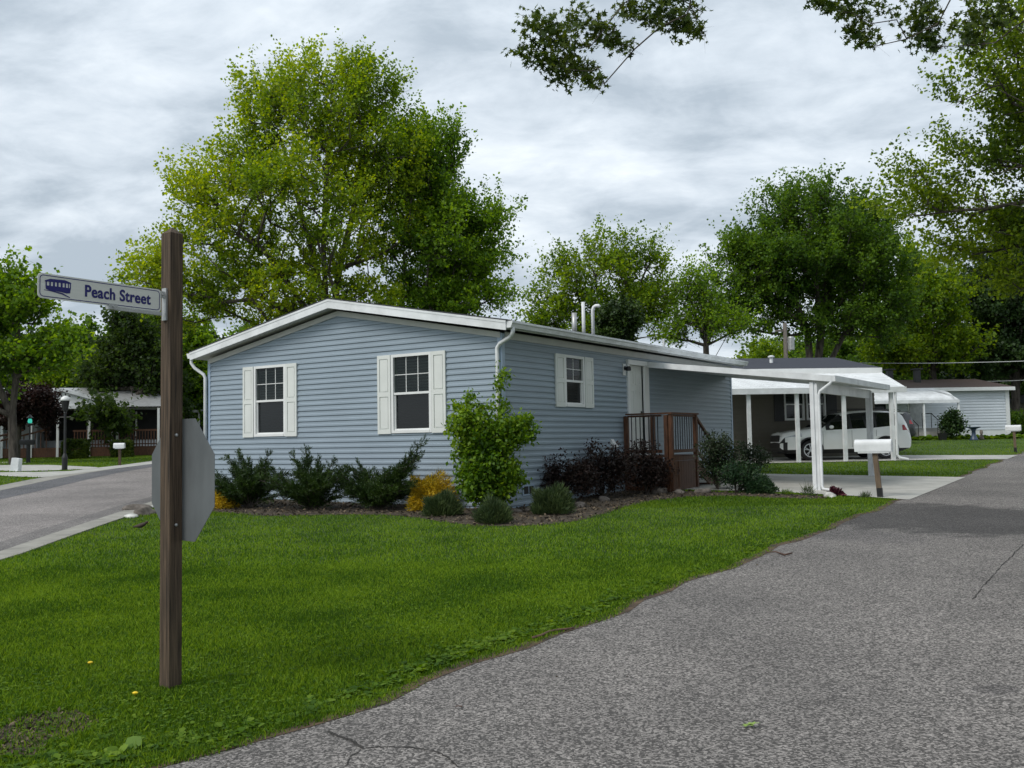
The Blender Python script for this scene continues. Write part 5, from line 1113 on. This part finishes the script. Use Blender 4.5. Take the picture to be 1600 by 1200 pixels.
# trolley pictogram
tr = MB(); ty = yb1+.040; tz = zB+.040
def P2(a, c): return (.003, ty+a, tz+c)
tr.add([P2(0, .062), P2(.03, .074), P2(.12, .078), P2(.158, .066), P2(.158, .060), P2(0, .056)], [(0, 5, 4, 3, 2, 1)])
for a0, a1 in ((.004, .012), (.026, .036), (.048, .060), (.071, .082), (.094, .106), (.118, .126), (.138, .144), (.150, .156)): tr.add([P2(a0, .034), P2(a1, .034), P2(a1, .060), P2(a0, .060)], [(0, 1, 2, 3)])
tr.add([P2(.004, .034), P2(.156, .036), P2(.152, .006), P2(.13, .002), P2(.10, .006), P2(.03, .008), P2(.006, .014)], [(0, 6, 5, 4, 3, 2, 1)])
tr.add([P2(-.004, .006), P2(.035, .004), P2(.10, -.006), P2(.15, -.022), P2(.152, -.018), P2(.105, .002), P2(.04, .009), P2(-.004, .009)], [(0, 1, 2, 3, 4, 5, 6, 7)])
tr.build('trolley_emblem', m_navy, blade, recalc=False)
bk = MB(); bk.box(-.012, .012, yb0-.33, yb0+.0, zB-.022, zB-.0005); bk.box(-.016, .016, yb0-.37, yb0-.31, zB-.020, zB+.014); bk.box(-.02, .02, -hw-.014, -hw-.001, zB-.05, zT+.012); bk.box(-.010, .010, yb0-.004, -hw-.014, zT-.05, zT-.01); bk.lathe([(.008, 0), (.008, .008)], (.016, yb0-.34, zB-.004), 8, 'x'); bk.lathe([(.008, 0), (.008, .006)], (.012, -hw-.03, zT-.03), 8, 'x'); bk.build('blade_bracket', m_galv, SP)
# octagon : plane direction az -48.5, centre behind the post
azp = rad(-48.5); pd = np.array([math.sin(azp), math.cos(azp), 0]); nn_ = np.array([math.cos(azp), -math.sin(azp), 0])   # pd left/away, nn_ points away from camera to the right
loc = lambda v: (-(v@df), v@ds, v[2])
oc = np.array([0, 0, 1.295])+nn_*.052-pd*.035; Rr = .381/math.cos(math.pi/8)
b = MB(); vs = []
for sgn in (0, .0025):
    for i in range(8): a = math.pi/8+i*math.pi/4; vs.append(loc(oc+pd*Rr*math.cos(a)+np.array([0, 0, 1])*Rr*math.sin(a)+nn_*sgn))
b.add(vs, [tuple(range(8)), tuple(range(15, 7, -1))]+[(i, i+8, (i+1) % 8+8, (i+1) % 8) for i in range(8)]); st_sign = b.build('octagonal_sign', m_metalgrey, SP)
b = MB(); vs = []
for i in range(8): a = math.pi/8+i*math.pi/4; vs.append(loc(oc+pd*Rr*.985*math.cos(a)+np.array([0, 0, 1])*Rr*.985*math.sin(a)+nn_*.0035))
b.add(vs, [tuple(range(8))]); b.build('sign_front', m_red, st_sign)
b = MB()
for dz_ in (-.28, .28): q = loc(nn_*(-.058)+np.array([0, 0, 1.295+dz_])); b.lathe([(.010, 0), (.010, .008), (.004, .012)], (hw+.0, 0, 1.295+dz_), 8, 'x')
b.build('bolt', m_galv, SP)
# ---------------------------------------------------------------- shrubs
def needles(P, D, ln, wd, sp=.5):
    n = len(P); A = unit(D+R.normal(size=(n, 3))*sp)*(ln*(.6+.8*R.random((n, 1)))); B = unit(np.cross(A, R.normal(size=(n, 3))))*wd; return leafquads(P, A, B)
def juniper(label, p, plumes, group=None):
    """plumes : list of (dir az deg in view plane x, height, length)"""
    root = empty('juniper_shrub', tuple(p), label=label, cat='shrub', group=group); PP, DD, segs = [], [], []
    extra = [(math.cos(a_)*r2_, math.sin(a_)*r2_*.7, .25+.45*R.random(), 26) for a_, r2_ in zip(R.random(12)*6.28, .55+.4*R.random(12))]
    for (dx_, dy_, hh, n_) in extra+[q_ for p_ in plumes for q_ in (p_, (p_[0]*.86+.07, p_[1]*.9-.05, p_[2]*.82, int(p_[3]*.8)), (p_[0]*.62-.05, p_[1]-.12, p_[2]*.66, int(p_[3]*.7)))]:
        tip = np.array([dx_*1.1, dy_*1.1, hh*1.04]); base = np.array([dx_*.10, dy_*.10, .02]); ctl = np.array([dx_*.30, dy_*.30, hh*.55])
        u = np.linspace(0, 1, 14)[:, None]; C_ = base*(1-u)**2+2*ctl*u*(1-u)+tip*u*u
        segs += [(C_[i], C_[i+1], .018*(1-i/14)+.003, .018*(1-(i+1)/14)+.003) for i in range(13)]
        for k in range(n_):
            t_ = .12+.88*R.random()**.8; c0 = base*(1-t_)**2+2*ctl*t_*(1-t_)+tip*t_*t_; d0 = unit((2*(1-t_)*(ctl-base)+2*t_*(tip-ctl))[None])[0]
            ang = unit((d0+R.normal(size=3)*.50+np.array([0, 0, .12]))[None])[0]; ln = (.13+.16*R.random())*(1.15-t_*.6)
            m = int(30); q = R.random(m)[:, None]; PP.append(c0+ang*ln*q+R.normal(size=(m, 3))*.012); DD.append(np.repeat((ang+d0*.3)[None], m, 0))
    V, Q = tubes(segs, 5); npmesh('stems', V, Q, m_bark, root)
    P = np.concatenate(PP); Dd = np.concatenate(DD); V, Q = needles(P, unit(Dd), .055, .006, .45); npmesh('foliage', V, Q, m_jun, root); return root
def pz(px_, py_): return G(px_, py_)
dr_ = np.array([math.cos(-AZ), math.sin(-AZ)])   # local right along the facade (towards the corner)
def fx(plu):  # rotate facade-aligned plume offsets to world
    return [(a*(-df[0])+b_*(ds[0]), a*(-df[1])+b_*ds[1], h_, n_) for a, b_, h_, n_ in plu]
juniper('leftmost of the three dark green spreading junipers under the left window', pz(390, 793),
    fx([(-.85, -.05, .62, 34), (-.72, .1, .95, 38), (-.45, .15, 1.02, 36), (-.15, .1, .85, 30), (.2, .1, .78, 30), (.5, .0, .98, 34), (.62, -.1, .75, 28), (-.5, -.4, .5, 28), (-.1, -.5, .45, 28), (.3, -.45, .5, 28), (-.95, .0, .45, 22), (0, .2, .55, 30), (.1, -.1, .60, 30), (-.3, 0, .7, 30)]), 'dark green junipers along the gable wall')
juniper('middle one of the three dark green spreading junipers along the gable wall', pz(487, 795),
    fx([(-.5, .05, .98, 36), (-.25, .1, 1.08, 38), (.1, .1, .88, 32), (.45, .1, .86, 32), (.75, .0, .72, 28), (.6, -.2, .6, 28), (-.7, -.1, .6, 28), (-.4, -.45, .5, 28), (.1, -.5, .45, 28), (.4, -.4, .5, 28), (-.9, -.1, .38, 20), (0, .2, .65, 30), (.2, -.1, .6, 30)]), 'dark green junipers along the gable wall')
juniper('juniper with one long arm reaching up right beside the golden shrub', pz(590, 795),
    fx([(-.75, .05, .80, 32), (-.5, .1, .78, 32), (-.2, .1, .66, 30), (.1, .1, .64, 28), (.35, .05, .62, 28), (.95, .05, 1.16, 46), (.85, .05, .95, 38), (.65, .05, .85, 36), (.9, -.1, .55, 26), (-.5, -.4, .42, 28), (0, -.5, .4, 28), (.4, -.4, .42, 28), (-.9, -.1, .55, 24), (.6, -.3, .45, 24), (0, .1, .5, 28)]), 'dark green junipers along the gable wall')
def mound(name, label, p, rx, rz_, n, m, ln, wd, up=1., group=None, fuzz=.35, cat='shrub', stems=True, ry=None):
    root = empty(name, tuple(p), label=label, cat=cat, group=group); ry = ry or rx
    d = rdir(n); d[:, 2] = np.abs(d[:, 2]); r_ = R.random(n)**.33*(.82+.28*np.sin(d[:, 0]*5+d[:, 2]*4+p[0]*3)*np.cos(d[:, 1]*4)); P = d*r_[:, None]*np.array([rx, ry, rz_])*.92
    Dr = unit(d*np.array([1, 1, .6])+np.array([0, 0, up])); V, Q = needles(P, Dr, ln, wd, fuzz); npmesh('foliage', V, Q, m, root)
    if stems:
        e_ = rdir(14); e_[:, 2] = np.abs(e_[:, 2])+.3; segs = [(np.array([0, 0, -.02]), unit(q[None])[0]*np.array([rx, ry, rz_])*.8, .010, .004) for q in e_]; V, Q = tubes(segs, 5); npmesh('stems', V, Q, m_bark, root)
    return root
mound('golden_cypress', 'golden yellow thread-leaf shrub half hidden by the octagonal sign', pz(342, 794), .42, .42, 9000, m_gold, .09, .006, .1, 'golden cypress shrubs at the gable wall', .8)
mound('golden_cypress', 'taller golden yellow shrub between the juniper and the bright green shrub', pz(672, 796), .50, .78, 13000, m_gold, .09, .006, .1, 'golden cypress shrubs at the gable wall', .8)
mound('lavender_plant', 'grey-green mound in front of the taller golden shrub', pz(689, 806), .36, .40, 8000, m_lav, .11, .006, 1.2, 'grey-green mounds in the mulch bed')
mound('lavender_plant', 'sparser grey-green mound under the bright green shrub nearest the lawn', pz(773, 818), .33, .42, 4200, m_lav, .12, .006, 1.4, 'grey-green mounds in the mulch bed')
mound('lavender_plant', 'plump grey-green mound right of the house corner below the purple shrubs', pz(860, 803), .40, .50, 9000, m_lav, .11, .006, 1.2, 'grey-green mounds in the mulch bed')
def leafy(name, label, p, ell, n, per, ls, sig, m, group=None, cat='shrub', nst=7, flat=1., shape=.40):
    """multi-stemmed leafy shrub"""
    root = empty(name, tuple(p), label=label, cat=cat, group=group); c_ = crown_points(ell, n, .45)
    st_ = []
    for k in range(nst):
        e_ = ell[k % len(ell)]; tgt = np.array(e_[:3])+R.normal(size=3)*.25*np.array(e_[3:]); st_.append([(0, 0, -.02), tuple(tgt*.35+R.normal(size=3)*.03), tuple(tgt)])
    segs = skeleton(st_, c_, .0028, seg=.16); V, Q = tubes(segs, 5); npmesh('stems', V, Q, m_bark, root)
    cnt = per; idx = np.repeat(np.arange(len(c_)), cnt); P = c_[idx]+R.normal(size=(len(idx), 3))*sig; P[:, 2] = np.maximum(P[:, 2], .02)
    A = unit(R.normal(size=(len(idx), 3))*.9+np.array([0, 0, -.35])); B = unit(np.cross(A, R.normal(size=(len(idx), 3))*.6+np.array([0, 0, 1.]))); s_ = ls*(.6+.7*R.random((len(idx), 1)))
    V, Q = leafquads(P, A*s_, B*s_*shape*.8); npmesh('foliage', V, Q, m, root); return root
k = 16.84/F
leafy('leafy_shrub', 'big bright green leafy shrub with tall shoots at the house corner', pz(765, 801),
      [(-.32, 0, 1.60, .40, .36, .36), (.40, 0, 1.48, .44, .34, .30), (0, 0, 1.30, .62, .40, .34), (-.05, 0, .90, .62, .40, .40), (.15, 0, .62, .48, .38, .34), (-.2, 0, .55, .40, .36, .34), (.22, .05, 1.86, .12, .12, .14), (.22, .05, 2.15, .075, .08, .20), (.26, .05, 2.42, .07, .07, .10), (-.30, 0, 2.02, .05, .05, .04), (.05, 0, .36, .40, .36, .2)],
      480, 38, .078, .062, m_bush, nst=12, shape=.42)
leafy('purple_shrub', 'dark purple-brown shrub left of the dryer vent', pz(880, 786), [(0, 0, .55, .50, .40, .40), (.35, 0, .50, .35, .35, .35), (-.25, 0, .40, .35, .3, .3)], 230, 20, .06, .06, m_purple, 'dark purple shrubs along the side wall', nst=10)
leafy('purple_shrub', 'larger dark purple-brown shrub below the dryer vent', pz(945, 778), [(0, 0, .68, .50, .42, .48), (.3, 0, .6, .4, .35, .45), (-.2, 0, .35, .35, .3, .3)], 250, 20, .06, .06, m_purple, 'dark purple shrubs along the side wall', nst=10)
leafy('purple_shrub', 'dark purple-brown shrub touching the front of the deck', pz(1010, 772), [(0, 0, .60, .42, .36, .50), (.25, 0, .45, .35, .3, .35), (-.1, 0, 1.0, .12, .12, .18)], 190, 18, .06, .06, m_purple, 'dark purple shrubs along the side wall', nst=9)
leafy('loose_shrub', 'tall loose grey-green shrub beside the deck steps', pz(1122, 766), [(-.05, 0, .95, .38, .36, .40), (.2, 0, .75, .42, .36, .35), (0, 0, .45, .45, .36, .30)], 230, 22, .055, .06, m_mix, nst=12)
leafy('loose_shrub', 'white-flecked dark shrub between the tall loose shrub and the driveway', pz(1150, 770), [(0, 0, .38, .38, .34, .28), (.3, 0, .33, .3, .3, .25)], 170, 24, .05, .055, m_spirea, nst=9)
mound('spirea_mound', 'low rounded dark green shrub where the bed meets the driveway', pz(1187, 771), .40, .40, 6500, m_spirea, .05, .012, .3, None, .8)
mound('coral_bells', 'small burgundy-leaved plant beside the carport downspout', pz(1306, 776), .17, .20, 420, m_coral, .07, .026, .2, None, .8)
leafy('leafy_shrub', 'small spreading green shrub at the far corner of the blue house', ST(12.2, -.3), [(0, 0, .5, .5, .4, .4), (.3, 0, .35, .35, .3, .25)], 90, 20, .07, .07, m_mix, nst=7)
for i, (q, lb) in enumerate((((1262, 776), 'wispy grass tuft left of the carport post'), ((1352, 779), 'small weedy tuft right of the burgundy plant'), ((1230, 774), 'low weed tuft at the driveway corner of the bed'))):
    mound('grass_tuft', lb, G(*q), .12, .22 if i == 0 else .10, 160, m_weed if i == 2 else m_lav, .16 if i == 0 else .09, .004, 1.6, None, .4, 'plant', False)
# far clipped hedges
def ball_hedge(label, px_, Y, rx, rz_, m=None, zc=0, ry=None):
    p = at(px_, 700, Y); p = np.array([p[0], Y, zt(Y)]); root = empty('clipped_hedge', tuple(p), label=label, cat='hedge', group='clipped hedges before the porch'); n = 7000
    d = rdir(n); sg = np.sign(d)*np.abs(d)**.6; P = sg/np.max(np.abs(sg), axis=1, keepdims=True)**.55*np.array([rx, ry or rx*.7, rz_/2])*(.86+.16*R.random((n, 1)))+np.array([0, 0, rz_/2])
    V, Q = leafquads(P, rdir(n)*.13, rdir(n)*.05); npmesh('foliage', V, Q, m or m_hedge, root)
    b = MB(); b.tube([(0, 0, -.05), (0, 0, rz_*.5)], .06, 6); b.build('stem', m_bark, root)
ball_hedge('wide clipped hedge left of the deck railing, right of the street lamp', 118, 48, .56, .95); ball_hedge('smaller clipped rounded hedge behind the far white mailbox', 191, 49, .46, .85)
leafy('leafy_shrub', 'dark upright shrub at the right awning post of the white house', tuple(at(1489, 690, 53.9)[:2])+(zt(53.9),), [(0, 0, .9, .55, .5, .75)], 70, 40, .16, .16, m_ldark, nst=6)
leafy('leafy_shrub', 'green hedge at the right edge beside the white house corner', tuple(at(1590, 690, 60)[:2])+(zt(60),), [(0, 0, .8, 1.4, .8, .8), (1.8, 0, .9, 1.2, .8, .9)], 150, 40, .16, .18, m_l4, nst=6)
# hosta row before the white house
hp = np.array([at(p_, 690, 53.6+.8*R.random())[:2] for p_ in np.linspace(1415, 1598, 90)]); tag(rosettes('ground_cover', hp, 14, .30, m_weed, .9, .02), 'row of low leafy plants along the foot of the white house', 'plants', None, 'stuff')
# bird bath and garden bits
p = at(1522, 690, 52.); p[2] = zt(52); b_ = empty('bird_bath', tuple(p), label='blue pedestal bird bath on the grass before the white house', cat='bird bath'); m_blue = mat('blue_glaze', (.03, .055, .10), .4)
b = MB(); b.lathe([(.26, 0), (.2, .08), (.11, .3), (.10, .5), (.16, .62)], (0, 0, 0), 16); b.build('pedestal', m_blue, b_, smooth=True); b = MB(); b.lathe([(.15, .62), (.36, .70), (.38, .74), (.30, .72), (.02, .68)], (0, 0, 0), 18); b.build('bowl', m_blue, b_, smooth=True)
p = at(1534, 690, 52.6); p[2] = zt(52.6); b = MB(); b.lathe([(.12, 0), (.13, .1), (.06, .3), (.09, .4), (.07, .52), (.02, .56)], (0, 0, 0), 12); o = b.build('garden_statue', m_rock, None, smooth=True); o.location = tuple(p); tag(o, 'small grey garden figure right of the bird bath', 'statue')
p = at(1473, 690, 53.2); p[2] = zt(53.2); b = MB(); b.lathe([(.2, 0), (.26, .35), (.27, .4), (.24, .38)], (0, 0, 0), 12); o = b.build('planter', m_black, None); o.location = tuple(p); tag(o, 'dark planter at the foot of the white house steps', 'planter')
# utility pole and wires
pp = gp(1233, 50); U_ = empty('utility_pole', pp, label='grey utility pole with a transformer can in front of the large dark oak', cat='utility pole')
zt_p = at(1231, 505, 50)[2]-pp[2]; m_pole = mat('pole_wood', (.13, .115, .10), .9, .3, 6., stretch=(8, 8, 1))
b = MB(); b.tube([(0, 0, 0), (0, 0, zt_p)], [.13, .10], 10); b.build('pole', m_pole, U_, smooth=True)
zc_ = at(1233, 537, 50)[2]-pp[2]; b = MB(); b.lathe([(.17, -.35), (.18, -.33), (.18, .30), (.16, .36), (.03, .38)], (.28, -.05, zc_), 14); b.bar((0, 0, zc_+.1), (.2, -.03, zc_+.1), .08, .1); b.build('transformer', m_galv, U_)
b = MB(); b.box(-.5, .1, -.05, .05, zt_p-.45, zt_p-.35); b.build('crossarm', m_pole, U_)
def wire(label, a, c, sag, r_=.018):
    a = np.array(a); c = np.array(c); P = [a*(1-t_)+c*t_-np.array([0, 0, sag*4*t_*(1-t_)]) for t_ in np.linspace(0, 1, 24)]; b = MB(); b.tube([tuple(q) for q in P], r_, 5); o = b.build('utility_wire', m_galv); tag(o, label, 'wire')
wire('thin pale wire crossing the trees above the brown roof', at(1340, 567, 58), at(1680, 561, 52), .1, .022)
wire('short wire beside the brown roof at the right frame edge', at(1540, 596, 60), at(1690, 588, 54), .05, .022)
# ---------------------------------------------------------------- done
for o in list(bpy.data.objects):
    if o.type == 'MESH' and not o.data.materials: print('no material', o.name)
